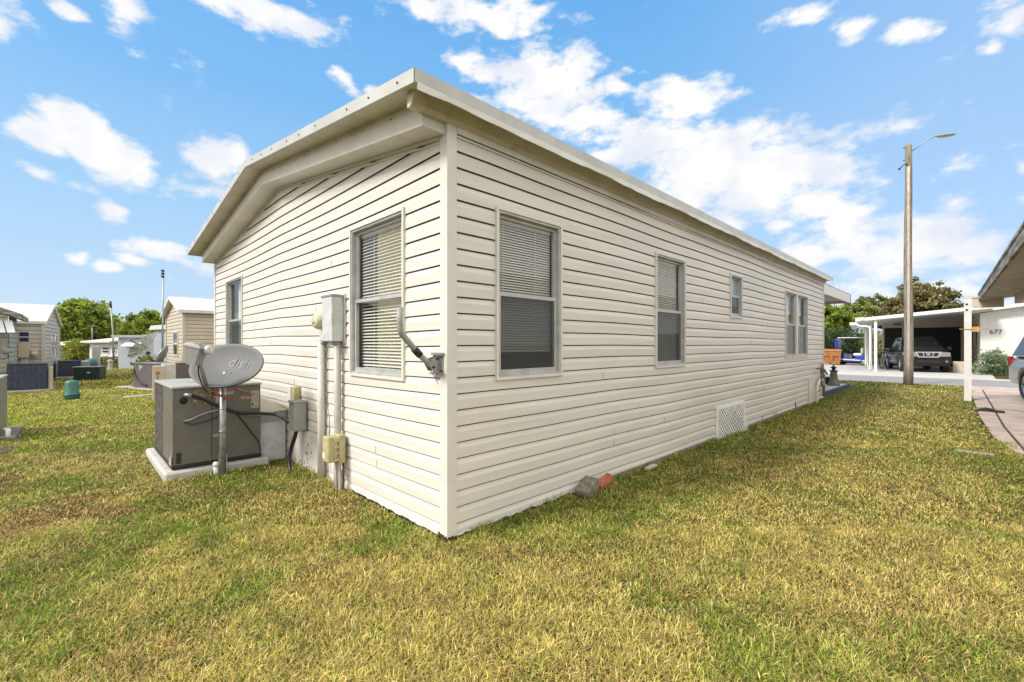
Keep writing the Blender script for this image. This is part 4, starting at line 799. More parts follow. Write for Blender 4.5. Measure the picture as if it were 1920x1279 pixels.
def vehicle(name, loc, yaw, label, paint, Lh=5.1, Wd=1.85, pickup=True, wr=.39):
    root = thing(name, loc, label, 'car' if not pickup else 'pickup truck')
    X = Matrix.Translation(loc) @ Matrix.Rotation(yaw, 4, 'Z')          # local +y is forward, origin under the middle
    W = Wd/2; f = Lh/2
    fa, ra = f-.92, -f+1.15; zb = .38
    # lower body as a loft of cross-sections with the wheel arches cut by stations
    def sec(y, hw, z0, z1, zt, top_in=.10):
        return [(-hw+.05, y, z0), (-hw, y, z0+.12), (-hw, y, z1), (-hw+top_in*.5, y, (z1+zt)/2+.02), (-hw+top_in+.06, y, zt), (0, y, zt+.03), (hw-top_in-.06, y, zt), (hw-top_in*.5, y, (z1+zt)/2+.02), (hw, y, z1), (hw-.0, y, z0+.12), (hw-.05, y, z0)]
    st = []
    belt = 1.05
    ys = sorted(set([round(v, 3) for v in list(np.linspace(-f+.06, f-.10, 18)) + [fa+a*wr*1.18 for a in (-1, -.8, -.45, 0, .45, .8, 1)] + [ra+a*wr*1.18 for a in (-1, -.8, -.45, 0, .45, .8, 1)]]))
    for y in ys:
        z0 = .36
        for c in (fa, ra):
            q = wr*1.18; dd = abs(y-c)
            if dd <= q: z0 = max(z0, wr+math.sqrt(max(0, q*q-dd*dd))-.10)
        hw = W*(1-.10*max(0, (y-(f-.7))/.7)**2-.03*max(0, (-f+.5-y)/.5))
        zt = belt if y > fa+.9 else 1.08
        if y > fa-.35: zt = 1.10-.07*((y-(fa-.35))/(f-fa+.35))**1.5
        st.append(sec(y, hw, z0, min(.80, zt-.1) if z0 < .78 else zt-.16, zt))
    mb = MB(X); mb.smooth = False; mb.loft(st, True, True, None, True); body = mb.build('body', paint, root)
    # inner arches
    mb = MB(X)
    mb.box((-W+.2, -f+.3, .30), (W-.2, f-.3, .75)); mb.build('chassis', M['black'], body)
    # cabin
    c0, c1 = (-.75, 1.20) if pickup else (-f+.25, 1.15); zt = 1.76
    mb = MB(X)
    base = [(c1+.35, W-.10), (c1-.35, W-.28)]
    def cab(y, z, hw): return [(-hw, y, z), (hw, y, z)]
    B = [(-W+.08, c1+.42, 1.07), (W-.08, c1+.42, 1.07), (W-.06, c0-.12, 1.07), (-W+.06, c0-.12, 1.07)]
    T = [(-W+.30, c1-.42, zt-.03), (W-.30, c1-.42, zt-.03), (W-.28, c0+.10, zt-.03), (-W+.28, c0+.10, zt-.03)]
    T2 = [(-W+.40, c1-.55, zt+.02), (W-.40, c1-.55, zt+.02), (W-.38, c0+.22, zt+.02), (-W+.38, c0+.22, zt+.02)]
    mb.loft([B, T, T2], False, True); cb_ = mb.build('cabin', paint, root)
    def quadon(a, b_, c, d, m, nm, inset=.08, push=.012):
        P_ = [Vector(v) for v in (a, b_, c, d)]; cen = sum(P_, Vector())/4; P2 = [cen+(p-cen)*(1-inset) for p in P_]; nr_ = (P_[1]-P_[0]).cross(P_[3]-P_[0]).normalized()
        if nr_.dot(cen-Vector((0, (c0+c1)/2, 1.3))) < 0: nr_ = -nr_
        q = MB(X); q.prism([p+nr_*.003 for p in P2], nr_*push); return q.build(nm, m, root)
    quadon(B[0], B[1], T[1], T[0], M['carglass'], 'windscreen')
    quadon(B[2], B[3], T[3], T[2], M['carglass'], 'rear_window')
    for s_ in (0, 1):
        b0, b1 = (B[1], B[2]) if s_ else (B[0], B[3]); t0, t1 = (T[1], T[2]) if s_ else (T[0], T[3])
        b0, b1, t0, t1 = map(Vector, (b0, b1, t0, t1)); n_ = 2 if pickup else 3
        for k in range(n_):
            a, c = k/n_, (k+1)/n_; quadon(b0.lerp(b1, a), b0.lerp(b1, c), t0.lerp(t1, c), t0.lerp(t1, a), M['carglass'], 'side_window', .10)
    if pickup:
        mb = MB(X)
        for s_ in (-1, 1): mb.box((s_*(W-.14), -f+.06, 1.08), (s_*(W-.03), c0-.14, 1.16), None, .01)
        mb.box((-W+.05, -f+.05, 1.08), (W-.05, -f+.11, 1.16)); mb.build('bed_rail', paint, root)
    # front: grille, lamps, bumper
    mb = MB(X); mb.box((-W+.14, f-.16, .46), (W-.14, f-.015, .66), None, .03); mb.box((-W+.05, f-.42, .42), (-W+.22, f-.12, .68), None, .04); mb.box((W-.22, f-.42, .42), (W-.05, f-.12, .68), None, .04); bp_ = mb.build('bumper', paint, root)
    mb = MB(X); mb.box((-.45, f-.05, .50), (.45, f-.008, .60)); mb.build('air_intake', M['dark'], bp_)
    for s_ in (-1, 1): mb = MB(X); mb.lathe([(.05, 0), (.05, .02), (.01, .03)], Matrix.Translation((s_*(W-.26), f-.03, .55)) @ Matrix.Rotation(R(-90), 4, 'X'), 14); mb.build('fog_lamp', M['lens'], bp_)
    mb = MB(X); zz0, zz1 = .76, 1.0
    mb.prism([(-.50, f-.13, zz1+.02), (.50, f-.13, zz1+.02), (.38, f-.12, zz0-.02), (-.38, f-.12, zz0-.02)], (0, .085, 0)); gr_ = mb.build('grille', M['chrome'], root)
    mb = MB(X)
    for (a, b2) in ((-.40, -.21), (-.17, .17), (.21, .40)): mb.prism([(a, f-.047, zz1-.03), (b2, f-.047, zz1-.03), (b2*.84, f-.037, zz0+.03), (a*.84, f-.037, zz0+.03)], (0, .006, 0))
    mb.build('grille_mesh', M['dark'], gr_)
    mb = MB(X); mb.lathe([(.075, 0), (.075, .012), (.06, .016)], Matrix.Translation((0, f-.042, .885)) @ Matrix.Rotation(R(-90), 4, 'X') @ Matrix.Diagonal((1.15, .8, 1, 1)), 20); mb.build('badge', M['chrome'], gr_)
    for s_ in (-1, 1):
        mb = MB(X); mb.prism([(s_*.49, f-.12, 1.0), (s_*(W-.13), f-.15, .99), (s_*(W-.11), f-.15, .80), (s_*.42, f-.12, .78)], (0, .075, 0)); mb.prism([(s_*(W-.12), f-.10, .98), (s_*(W-.035), f-.45, 1.0), (s_*(W-.035), f-.40, .86), (s_*(W-.10), f-.10, .80)], (0, .03, 0)); mb.build('headlight', M['lens'], root)
        mb = MB(X); mb.box((s_*(W-.10), -f+.02, .78), (s_*(W-.01), -f+.14, 1.06), None, .01); mb.build('tail_light', M['redlens'], root)
        mb = MB(X); mb.box((s_*(W+.02), c1+.18, 1.10), (s_*(W+.20), c1+.28, 1.28), None, .03); mb.box((s_*(W-.10), c1+.20, 1.10), (s_*(W+.04), c1+.25, 1.14)); mb.build('mirror', paint, root)
        for yc in (fa, ra): wheel(root, X @ Matrix.Translation((s_*(W-.12), yc, wr)) @ (Matrix.Rotation(math.pi, 4, 'Z') if s_ < 0 else I4), wr, .24)
        for dy in ((.45, -.45) if pickup else (.5, -.5)): mb = MB(X); mb.box((s_*(W-.005), dy-.08+.1, .86), (s_*(W+.02), dy+.08+.1, .89), None, .006); mb.build('door_handle', M['chrome'], root)
        for dy in (1.25, .18, -.70):
            mb = MB(X); mb.box((s_*(W-.002), dy-.005, .45), (s_*(W+.002), dy+.005, 1.0)); mb.build('door_gap', M['dark'], root)
    mb = MB(X); mb.box((-W+.10, -f-.04, .45), (W-.10, -f+.10, .64), None, .03); mb.build('bumper', M['chrome'] if pickup else paint, root)
    return root
tc_ = at(1722, 22.4)
vehicle('pickup_truck', Vector((.62, 30.4, .012)), R(180+15), 'black pickup truck with bright grille parked under the white carport across the street', M['carblack'])
vehicle('parked_car', Vector((4.72, 14.0, .012)), R(180+12), 'silver car cut off by the right edge, on the pink driveway', M['silver'], Lh=4.6, Wd=1.85, pickup=False, wr=.37)
# ------------------------------------------------------------------ white carport and house across the street
def fbox(mb, px0, D0, px1, D1, zA, zB, th=.12):
    a, b_ = at(px0, D0), at(px1, D1); d = (b_-a).normalized(); n_ = Vector((d.y, -d.x, 0))*th
    mb.poly([(a.x, a.y), (a.x+n_.x, a.y+n_.y), (b_.x+n_.x, b_.y+n_.y), (b_.x, b_.y)][::-1], zA, zB)
cp = thing('white_house', (2.5, 29, 0), 'long white house with an open carport and oval windows across the street', 'house')
mb = MB()        # roof sheet with white fascia, rising to the right
Y0_, Y1_ = 27.4, 38.0
def rzz(x): return 2.60+.085*(x+1.4)
xs = (-1.5, 3.4)
xb = -2.9
mb.add([(xs[0], Y0_, rzz(xs[0])), (xs[1], Y0_, rzz(xs[1])), (xs[1], Y1_, rzz(xs[1])), (xb, Y1_, rzz(xs[0])), (xs[0], Y0_, rzz(xs[0])+.16), (xs[1], Y0_, rzz(xs[1])+.16), (xs[1], Y1_, rzz(xs[1])+.16), (xb, Y1_, rzz(xs[0])+.16)],
       [(3, 2, 1, 0), (4, 5, 6, 7), (0, 1, 5, 4), (1, 2, 6, 5), (2, 3, 7, 6), (3, 0, 4, 7)])
mb.build('carport_roof', M['white'], cp)
mb = MB(); mb.prism([(-1.75, Y0_-.05, 2.42), (-1.5, Y0_-.05, 2.42), (-1.5, Y0_-.05, 2.55), (-1.75, Y0_-.05, 2.55)], (-1.4, Y1_-Y0_, 0)); mb.prism([(-1.5, Y0_-.06, 2.58), (-1.5, Y0_-.06, 2.78), (-1.15, Y0_-.06, 2.80), (-1.15, Y0_-.06, 2.66)], (0, .05, 0)); mb.build('gutter', M['white'], cp)
for k, (x, y) in enumerate(((-.70, 27.6), (-1.22, 30.4), (-1.75, 33.3), (-2.3, 36.9))):
    mb = MB(); mb.box((x-.06, y-.06, 0), (x+.06, y+.06, 2.62)); mb.box((x-.1, y-.1, 0), (x+.1, y+.1, .03)); mb.build('carport_post', M['white'], cp)
mb = MB(); mb.tube(curve([(-1.5, 27.38, 2.52), (-1.35, 27.36, 2.36), (-.98, 27.36, 2.30), (-.90, 27.36, 2.1), (-.90, 27.36, .2)], 5)+[Vector((-.98, 27.3, .06))], .05, n=10); mb.build('downspout', M['white'], cp)
mb = MB(); mb.tube(curve([(-1.95, 30.2, 2.50), (-1.8, 30.2, 2.36), (-1.48, 30.2, 2.28), (-1.42, 30.2, 1.9), (-1.42, 30.2, .1)], 5), .05, n=10); mb.build('downspout', M['white'], cp)
zr = 2.95
mb = MB(); mb.box((-1.15, 34.6, 0), (2.9, 34.75, 3.0))
mb.build('back_wall', M['stucco'], cp)
def panel(x0, x1, z0, z1, m, nm, fr=.06, y=34.6):
    q = MB(); q.box((x0, y-.03, z0), (x1, y-.004, z1)); o_ = q.build(nm, m, cp); 
    q = MB(); q.box((x0-fr, y-.05, z1), (x1+fr, y-.004, z1+fr)); q.box((x0-fr, y-.05, z0), (x0, y-.004, z1)); q.box((x1, y-.05, z0), (x1+fr, y-.004, z1)); q.build('frame', M['stucco'], o_); return o_
panel(-1.05, -.20, .1, 2.42, M['dark'], 'doorway'); panel(.15, 2.35, .1, 2.40, M['dark'], 'garage_opening')
mb = MB(); mb.box((-.62, 34.5, 2.60), (-.25, 34.58, 2.66)); mb.build('vent', M['rust'], cp)
# side wall with oval windows, front corner, sunny wall with the house number
c1_ = at(1838, 21.2); c2_ = Vector((2.62, 34.6, 0)); c3_ = at(1990, 19.4)
def wall3(a, b_, zt0, zt1, th, m, nm):
    d = (b_-a).normalized(); n_ = Vector((d.y, -d.x, 0))*th; q = MB()
    P = [a, b_, b_+n_, a+n_]; q.add([Vector((p.x, p.y, 0)) for p in P]+[Vector((P[0].x, P[0].y, zt0)), Vector((P[1].x, P[1].y, zt1)), Vector((P[2].x, P[2].y, zt1)), Vector((P[3].x, P[3].y, zt0))],
        [(3, 2, 1, 0), (4, 5, 6, 7), (0, 1, 5, 4), (1, 2, 6, 5), (2, 3, 7, 6), (3, 0, 4, 7)]); return q.build(nm, m, cp)
wall3(c2_, c1_, 2.95, 2.86, -.15, M['stucco'], 'side_wall')
wall3(c1_, c3_, 2.86, 3.3, -.15, M['white'], 'front_wall')
d = (c1_-c2_).normalized(); nS = Vector((-d.y, d.x, 0)); nS = nS if nS.dot(CAM-c1_) > 0 else -nS; Lsw = (c1_-c2_).length
def ontoside(s, z, o): return c1_ - d*s + nS*o + Vector((0, 0, z))
for s_ in (1.0, 2.9, 4.6):
    for (ra_, rb_, off_, nm, mm_) in ((.36, .62, .01, 'oval_window', M['oval']),):
        q = MB(); n_ = 24; base = [ontoside(s_+ra_*math.cos(2*math.pi*k/n_), 1.83+rb_*math.sin(2*math.pi*k/n_), .004) for k in range(n_)]; q.prism(base, nS*.03); ow = q.build(nm, mm_, cp)
        q = MB(); q.tube([ontoside(s_+.38*math.cos(2*math.pi*k/n_), 1.83+.64*math.sin(2*math.pi*k/n_), .02) for k in range(n_+1)], .022, n=6, cap=False); q.build('frame', M['stucco'], ow)
q = MB(); q.prism([ontoside(7.2, .75, .004), ontoside(6.2, .75, .004), ontoside(6.2, 2.45, .004), ontoside(7.2, 2.45, .004)], nS*.04); q.build('shutter', M['dark'], cp)
q = MB(); q.prism([ontoside(8.6, .05, .004), ontoside(7.6, .05, .004), ontoside(7.6, 2.45, .004), ontoside(8.6, 2.45, .004)], nS*.04); q.build('side_door', M['dark'], cp)
q = MB(); q.prism([ontoside(9, .0, .003), ontoside(0, .0, .003), ontoside(0, .62, .003), ontoside(9, .62, .003)], nS*.012); q.build('dado_panel', M['palewhite'], cp)
d2 = (c3_-c1_).normalized(); n2 = Vector((d2.y, -d2.x, 0)); n2 = n2 if n2.dot(CAM-c1_) > 0 else -n2
XN = Matrix(((d2.x, 0, n2.x, 0), (d2.y, 0, n2.y, 0), (0, 1, 0, 0), (0, 0, 0, 1)))
pn = c1_+d2*.50+n2*.012; pn.z = 1.97
fw_ = bpy.data.objects['front_wall']; text('677', .28, Matrix.Translation(pn) @ XN, M['dark'], 'house_number', cp, .004)
q = MB(); 
for k in range(40):
    a = c1_+d2*(.12*k+.06)+n2*.0025; q.box(a-Vector((.006, .006, 0)), a+Vector((.006, .006, 2.8)))
q.build('panel_grooves', M['palewhite'], cp)
q = MB(); e0 = c1_-d2*.5+n2*.45; e1 = c3_+n2*.45; q.prism([Vector((e0.x, e0.y, 2.83)), Vector((e1.x, e1.y, 3.25)), Vector((e1.x, e1.y, 3.38)), Vector((e0.x, e0.y, 2.96))], -n2*3.5); q.build('roof', M['white'], cp)
ab = Vector((2.42, 29.3, 0)); mb = MB(); mb.box(ab-Vector((.32, .2, 0)), ab+Vector((.32, .2, .55)), None, .02); sa = mb.build('storage_box', M['stucco']); tag(sa, 'small cream box on the carport floor right of the black pickup truck', 'box')
# ------------------------------------------------------------------ golf cart, bins, bicycle
gc = Vector((-2.75, 35.6, .012)); ct = thing('golf_cart', gc, 'blue golf cart with white roof parked beside the white carport posts', 'golf cart')
X = Matrix.Translation(gc) @ Matrix.Rotation(R(78), 4, 'Z')      # forward points left in the picture
mb = MB(X); st = []
for y, hw, z0, z1 in ((1.20, .34, .34, .50), (1.12, .50, .28, .60), (.85, .58, .26, .72), (.50, .60, .24, .78), (.35, .60, .22, .74), (.30, .60, .22, .34), (-.25, .60, .22, .34), (-.30, .60, .22, .62), (-.8, .60, .26, .70), (-1.15, .55, .32, .60)):
    st.append([(-hw+.04, y, z0), (-hw, y, z0+.06), (-hw, y, z1-.06), (-hw+.1, y, z1), (hw-.1, y, z1), (hw, y, z1-.06), (hw, y, z0+.06), (hw-.04, y, z0)])
mb.loft(st, True, True); mb.build('body', M['cartblue'], ct)
mb = MB(X)
for s_ in (-1, 1): mb.prism([(s_*.603, 1.0, .36), (s_*.603, -.9, .30), (s_*.603, -.9, .36), (s_*.603, .2, .40), (s_*.603, 1.0, .52)], (s_*.006, 0, 0))
mb.build('side_stripe', M['white'], ct)
mb = MB(X); mb.box((-.52, -.62, .62), (.52, -.14, .80), None, .05); mb.box((-.52, -.68, .78), (.52, -.58, 1.16), None, .04); mb.build('seat', M['white'], ct)
mb = MB(X); mb.box((-.58, -1.05, 1.80), (.58, .75, 1.86), None, .03); mb.build('roof', M['white'], ct)
for s_ in (-1, 1): mb = MB(X); mb.tube([(s_*.52, .52, .72), (s_*.50, .40, 1.2), (s_*.50, .30, 1.81)], .018, n=8); mb.tube([(s_*.52, -.95, .6), (s_*.50, -.90, 1.81)], .018, n=8); mb.build('roof_strut', M['black'], ct)
mb = MB(X); mb.tube([(.25, .35, .7), (.25, .20, .98)], .02, n=8); mb.lathe([(.15, 0), (.165, .012), (.15, .024)], Matrix.Translation((.25, .20, .98)) @ Matrix.Rotation(R(-35), 4, 'X'), 18, False); mb.build('steering_wheel', M['black'], ct)
for s_ in (-1, 1):
    for y in (.78, -.78): wheel(ct, X @ Matrix.Translation((s_*.52, y, .23)) @ (Matrix.Rotation(math.pi, 4, 'Z') if s_ < 0 else I4), .23, .18, 5, 'whitemetal')
mb = MB(X); mb.box((-.35, .82, 1.05), (.35, .98, 1.75), None, .06); mb.build('rolled_cover', M['cartblue'], ct)
for k, (px, D_, lb_) in enumerate(((1550, 31.2, 'brown wheeled bin half hidden behind the house corner'), (1567, 30.4, 'brown wheeled bin by the hedge, nearer the blue golf cart'))):
    p = at(px, D_); bn_ = thing('wheelie_bin', p, lb_, 'bin', 'brown wheeled bins by the hedge'); Xb_ = Matrix.Translation(p) @ Matrix.Rotation(R(8), 4, 'Z')
    mb = MB(Xb_); mb.loft([[(-.24, -.26, .06), (.24, -.26, .06), (.24, .26, .06), (-.24, .26, .06)], [(-.31, -.36, .95), (.31, -.36, .95), (.31, .34, .95), (-.31, .34, .95)]], True, True); mb.build('bin_body', M['bin'], bn_)
    mb = MB(Xb_); mb.loft([[(-.34, -.40, .95), (.34, -.40, .95), (.34, .36, .95), (-.34, .36, .95)], [(-.33, -.38, 1.01), (.33, -.38, 1.01), (.33, .36, 1.03), (-.33, .36, 1.03)], [(-.2, -.25, 1.06), (.2, -.25, 1.06), (.2, .3, 1.08), (-.2, .3, 1.08)]], True, True); mb.build('lid', M['bin'], bn_)
    mb = MB(Xb_); mb.box((-.16, -.345, .55), (.16, -.325, .60)); mb.box((-.16, -.335, .30), (-.10, -.29, .55)); mb.build('grab_bar', M['rust'], bn_)
    mb = MB(Xb_); 
    for s_ in (-1, 1): mb.cyl((s_*.24, .30, .12), (s_*.31, .30, .12), .12, n=14)
    mb.build('bin_wheels', M['black'], bn_)
def bicycle(loc, yaw, label):
    rt = thing('bicycle', loc, label, 'bicycle'); X = Matrix.Translation(loc) @ Matrix.Rotation(yaw, 4, 'Z') @ Matrix.Rotation(R(4), 4, 'Y')
    for y in (-.52, .52):
        mb = MB(X); A = Matrix.Translation((0, y, .34)) @ Matrix.Rotation(R(90), 4, 'Y'); mb.lathe([(.305, -.015), (.33, -.02), (.34, 0), (.33, .02), (.305, .015)], A, 28, False); wo = mb.build('wheel', M['black'], rt)
        mb = MB(X)
        for k in range(12): a = 2*math.pi*k/12; mb.tube([(0, y, .34), (0, y+.31*math.cos(a), .34+.31*math.sin(a))], .0025, n=4)
        mb.build('spokes', M['galv'], wo)
    mb = MB(X); BB, ST, HT, RA_, FA_ = (0, -.05, .30), (0, -.20, .78), (0, .36, .86), (0, -.52, .34), (0, .52, .34)
    for a, c in ((BB, ST), (BB, HT), (ST, HT), (BB, RA_), (ST, RA_), (HT, FA_)): mb.tube([a, c], .016, n=8)
    mb.build('frame', M['whitemetal'], rt)
    mb = MB(X); mb.tube([(0, -.20, .78), (0, -.24, .90)], .012, n=6); mb.box((-.06, -.38, .90), (.06, -.12, .94), None, .02); mb.build('saddle', M['black'], rt)
    mb = MB(X); mb.tube([HT, (0, .33, 1.0)], .014, n=6); mb.tube([(-.28, .25, 1.03), (-.15, .33, 1.0), (.15, .33, 1.0), (.28, .25, 1.03)], .013, n=8); mb.build('handlebar', M['galv'], rt)
    mb = MB(X); mb.lathe([(.09, -.004), (.09, .004)], Matrix.Translation((.03, -.05, .30)) @ Matrix.Rotation(R(90), 4, 'Y'), 16); mb.box((.04, -.07, .14), (.06, -.03, .31)); mb.box((.06, -.10, .12), (.14, 0, .14)); mb.build('crank', M['galv'], rt)
bicycle(Vector((-.62, 30.4, .012)), R(200), 'bicycle leaning in the carport between the white posts and the black pickup truck')
# ------------------------------------------------------------------ neighbour's carport at the right
nc = thing('carport', (3.2, 13.9, 0), 'weathered open carport roof jutting in at the upper right over the pink driveway', 'carport')
pz = Vector((2.60, 13.85, 0))
mb = MB(); mb.box(pz-Vector((.065, .065, 0)), pz+Vector((.065, .065, 2.52))); ps = mb.build('post', M['white'], nc)
mb = MB(); 
for z in (2.38, 2.24): 
    q = pz+Vector((0, 0, z)); dv = (CAM-q); dv.z = 0; dv.normalize(); mb.cyl(q+Vector((-.02, -.066, 0)), q+Vector((-.02, -.074, 0)), .024, n=10)
mb.build('bolts', M['dark'], ps)
mb = MB(); mb.box((2.52, 13.78, 2.52), (3.3, 13.92, 2.56)); mb.box((2.68, 13.80, 2.28), (3.2, 13.90, 2.515)); mb.build('beam', M['cream2'], nc)
mb = MB(); mb.box((2.67, 13.76, 1.70), (2.80, 13.79, 1.82)); mb.tube([(2.45, 13.77, 1.77), (2.95, 13.77, 1.76)], .008, n=6); mb.build('tag', M['orangetag'], nc)
ya_, yb_ = 13.95, -1.2
xe = lambda y: 2.80+(13.95-y)*.0235
mb = MB()
def slab(y0, y1, xo0, xo1, z0, z1, sl=.12, x1=8.0):
    vs = []
    for y in (y0, y1):
        xa = xe(y)+xo0; vs += [(xa, y, z0), (xa, y, z1), (x1, y, z1+sl*(x1-xa)), (x1, y, z0+sl*(x1-xa))]
    mb.add(vs, [(0, 1, 2, 3), (7, 6, 5, 4), (0, 4, 5, 1), (1, 5, 6, 2), (3, 2, 6, 7), (0, 3, 7, 4)])
slab(ya_, 3.0, .012, 0, 2.46, 2.49); mb.build('ceiling', M['carport'], nc)
mb = MB(); slab(ya_+.05, 3.0, -.03, 0, 2.60, 2.64); mb.build('roof', M['oldwood'], nc)
mb = MB()
vs = []
for y in (ya_+.03, 3.0): xa = xe(y); vs += [(xa-.02, y, 2.45), (xa-.02, y, 2.60), (xa+.01, y, 2.60), (xa+.01, y, 2.45)]
mb.add(vs, [(0, 1, 2, 3), (7, 6, 5, 4), (0, 4, 5, 1), (1, 5, 6, 2), (2, 6, 7, 3), (3, 7, 4, 0)])
vs = []
for x in (2.80, 8.0): zz = .12*(x-2.8); vs += [(x, 13.99, 2.45+zz), (x, 13.99, 2.6+zz), (x, 13.95, 2.6+zz), (x, 13.95, 2.45+zz)]
mb.add(vs, [(0, 1, 2, 3), (7, 6, 5, 4), (0, 4, 5, 1), (1, 5, 6, 2), (2, 6, 7, 3), (3, 7, 4, 0)]); mb.build('fascia', M['oldwood'], nc)
mb = MB(); vs = []
for y in (ya_-.3, 3.0): xa = xe(y)+.55; vs += [(xa, y, 2.34), (xa, y, 2.52), (xa+.12, y, 2.52), (xa+.12, y, 2.34)]
mb.add(vs, [(0, 1, 2, 3), (7, 6, 5, 4), (0, 4, 5, 1), (1, 5, 6, 2), (2, 6, 7, 3), (3, 7, 4, 0)]); mb.build('header_beam', M['cream2'], nc)
for (x, y) in ((3.6, 3.4), (7.7, 13.6), (7.7, 3.4)):
    mb = MB(); mb.box((x-.05, y-.05, 0), (x+.05, y+.05, 2.34+(.5 if x > 5 else 0))); mb.build('post', M['white'], nc)
# black strap lying on the pink drive, slab of stone in the grass
p = G(1862, 774); mb = MB(); a = G(1836, 771)+Vector((0, 0, .03)); c = G(1884, 776)+Vector((0, 0, .03))
mb.tube(curve([a, a.lerp(c, .3)+Vector((0, .06, .03)), a.lerp(c, .6)+Vector((0, -.05, .01)), c], 5), [.03]*16, n=6); mb.box(a.lerp(c, .2)-Vector((.1, .08, .02)), a.lerp(c, .45)+Vector((.05, .08, .03)), None, .02)
tag(mb.build('rubber_strap', M['black']), 'black rubber strap lying on the pink concrete drive', 'strap')
a = G(1830, 850); mb = MB(); mb.box((a.x-.20, a.y-.05, -.01), (a.x+.16, a.y+.04, .020), None, .01); tag(mb.build('stepping_stone', M['block2']), 'flat pale stepping stone sunk in the grass left of the pink drive', 'stone')
# ------------------------------------------------------------------ trees and bushes
def foliage(name, ells, n, size, m, parent, flat=.0, clump=.35, seed=1, clumps=None):
    r = np.random.default_rng(seed); V = []; tint = []
    vol = np.array([e_[3]*e_[4]*e_[5] for e_ in ells]); vol = vol/vol.sum(); tot = 0; allp = []; allt = []
    for e_, fr in zip(ells, vol):
        k = max(8, int(n*fr)); nc_ = max(5, int(k/45)) if clumps is None else clumps
        d_ = r.normal(size=(nc_, 3)); d_ /= np.linalg.norm(d_, axis=1)[:, None]; rad = r.random(nc_)**.42
        cc = d_*rad[:, None]*np.array(e_[3:6])+np.array(e_[:3]); ct_ = r.random(nc_)
        idx = r.integers(0, nc_, k); sp = clump*min(e_[3:6])*.55
        pp = cc[idx]+r.normal(size=(k, 3))*sp*np.array([1, 1, .7]); allp.append(pp); allt.append(np.clip(ct_[idx]*.7+r.random(k)*.3+(pp[:, 2]-cc[idx][:, 2])/sp*.08, 0, 1))
    P_ = np.concatenate(allp); T_ = np.concatenate(allt); P_[:, 2] = np.maximum(P_[:, 2], .03); k = len(P_)
    a = r.normal(size=(k, 3)); a /= np.linalg.norm(a, axis=1)[:, None]; b2 = r.normal(size=(k, 3)); b2 -= (a*b2).sum(1)[:, None]*a; b2 /= np.linalg.norm(b2, axis=1)[:, None]
    s_ = size*(.6+.8*r.random(k))[:, None]; org = np.array(ORG[parent.name]) if parent else np.zeros(3)
    q = np.stack([P_-a*s_, P_+b2*s_*.55, P_+a*s_, P_-b2*s_*.55], 1)-org
    me = bpy.data.meshes.new(name); me.vertices.add(4*k); me.vertices.foreach_set('co', q.reshape(-1)); me.loops.add(4*k); me.loops.foreach_set('vertex_index', np.arange(4*k)); me.polygons.add(k)
    me.polygons.foreach_set('loop_start', np.arange(k)*4); me.update(); at_ = me.attributes.new('tint', 'FLOAT', 'FACE'); at_.data.foreach_set('value', T_.astype(np.float32)); me.validate()
    me.materials.append(m); o = bpy.data.objects.new(name, me); S.collection.objects.link(o)
    if parent: o.parent = parent
    return o
def tree(px, D, topy, ells, n, size, m, label, group=None, name='tree', seed=1, trunk=.2, base_z=0):
    p = at(px, D); rt = thing(name, p, label, 'tree', group); E = []
    for (qx, qy, rx_, rz_) in ells:      # ellipses: column, row, half width, half height in the photograph
        c_ = at(qx, D+random.uniform(-1, 1)*rx_/F*D*.4, qy); E.append((c_.x, c_.y, c_.z, rx_/F*D, rx_/F*D, rz_/F*D))
    foliage('crown', E, n, size, m, rt, seed=seed)
    mb = MB(); topz = max(e_[2] for e_ in E); mb.tube([p+Vector((0, 0, -.1)), p+Vector((.1, .05, topz*.4)), p+Vector((0, .1, topz*.8))], [trunk, trunk*.8, trunk*.45], n=10)
    for e_ in E: mb.tube([p+Vector((.05, .05, topz*.45)), (p+Vector((0, 0, topz*.6))).lerp(Vector(e_[:3]), .5), Vector(e_[:3])], [trunk*.5, trunk*.35, trunk*.15], n=6)
    mb.build('trunk', M['bark'], rt); return rt
tree(158, 46, 562, [(120, 590, 26, 22), (150, 585, 36, 24), (185, 605, 30, 26), (140, 622, 40, 26), (180, 635, 36, 20), (118, 640, 26, 22)], 15000, .20, M['leafbright'], 'big rounded bright green tree rising behind the white-roofed house at left', seed=3, trunk=.3)
tree(222, 60, 600, [(215, 618, 22, 18), (235, 622, 24, 16), (222, 636, 40, 18)], 6500, .26, M['leafyellow'], 'low yellow-green tree right of the big rounded tree, above the pale blue building', seed=4)
tree(282, 58, 585, [(262, 608, 24, 18), (290, 600, 26, 18), (305, 612, 26, 20), (275, 625, 36, 16)], 8500, .24, M['leafbright'], 'broad green tree behind the tall thin mast left of the tan house', seed=5)
tree(252, 50, 610, [(250, 627, 20, 9), (270, 630, 18, 8)], 2600, .2, M['leafyellow'], 'small orange-yellow tree just over the roof of the pale blue building', seed=6, trunk=.1)
tree(340, 66, 600, [(330, 612, 40, 26), (370, 620, 40, 26)], 5000, .3, M['leafmid'], 'green tree behind the tan neighbouring house', seed=16)
tree(1725, 48, 520, [(1730, 540, 34, 18), (1745, 560, 44, 20), (1705, 562, 34, 20), (1725, 580, 58, 22), (1690, 580, 28, 18)], 13000, .17, M['leafbrown'], 'dark brownish magnolia tree behind the white carport, beside the street lamp', seed=7, trunk=.25)
tree(1625, 55, 550, [(1615, 575, 26, 14), (1650, 572, 30, 16), (1600, 590, 40, 20), (1660, 595, 40, 20), (1635, 565, 30, 10)], 9500, .2, M['leafmid'], 'pale green spreading tree behind the carport gutter, left of the magnolia', seed=8, trunk=.2)
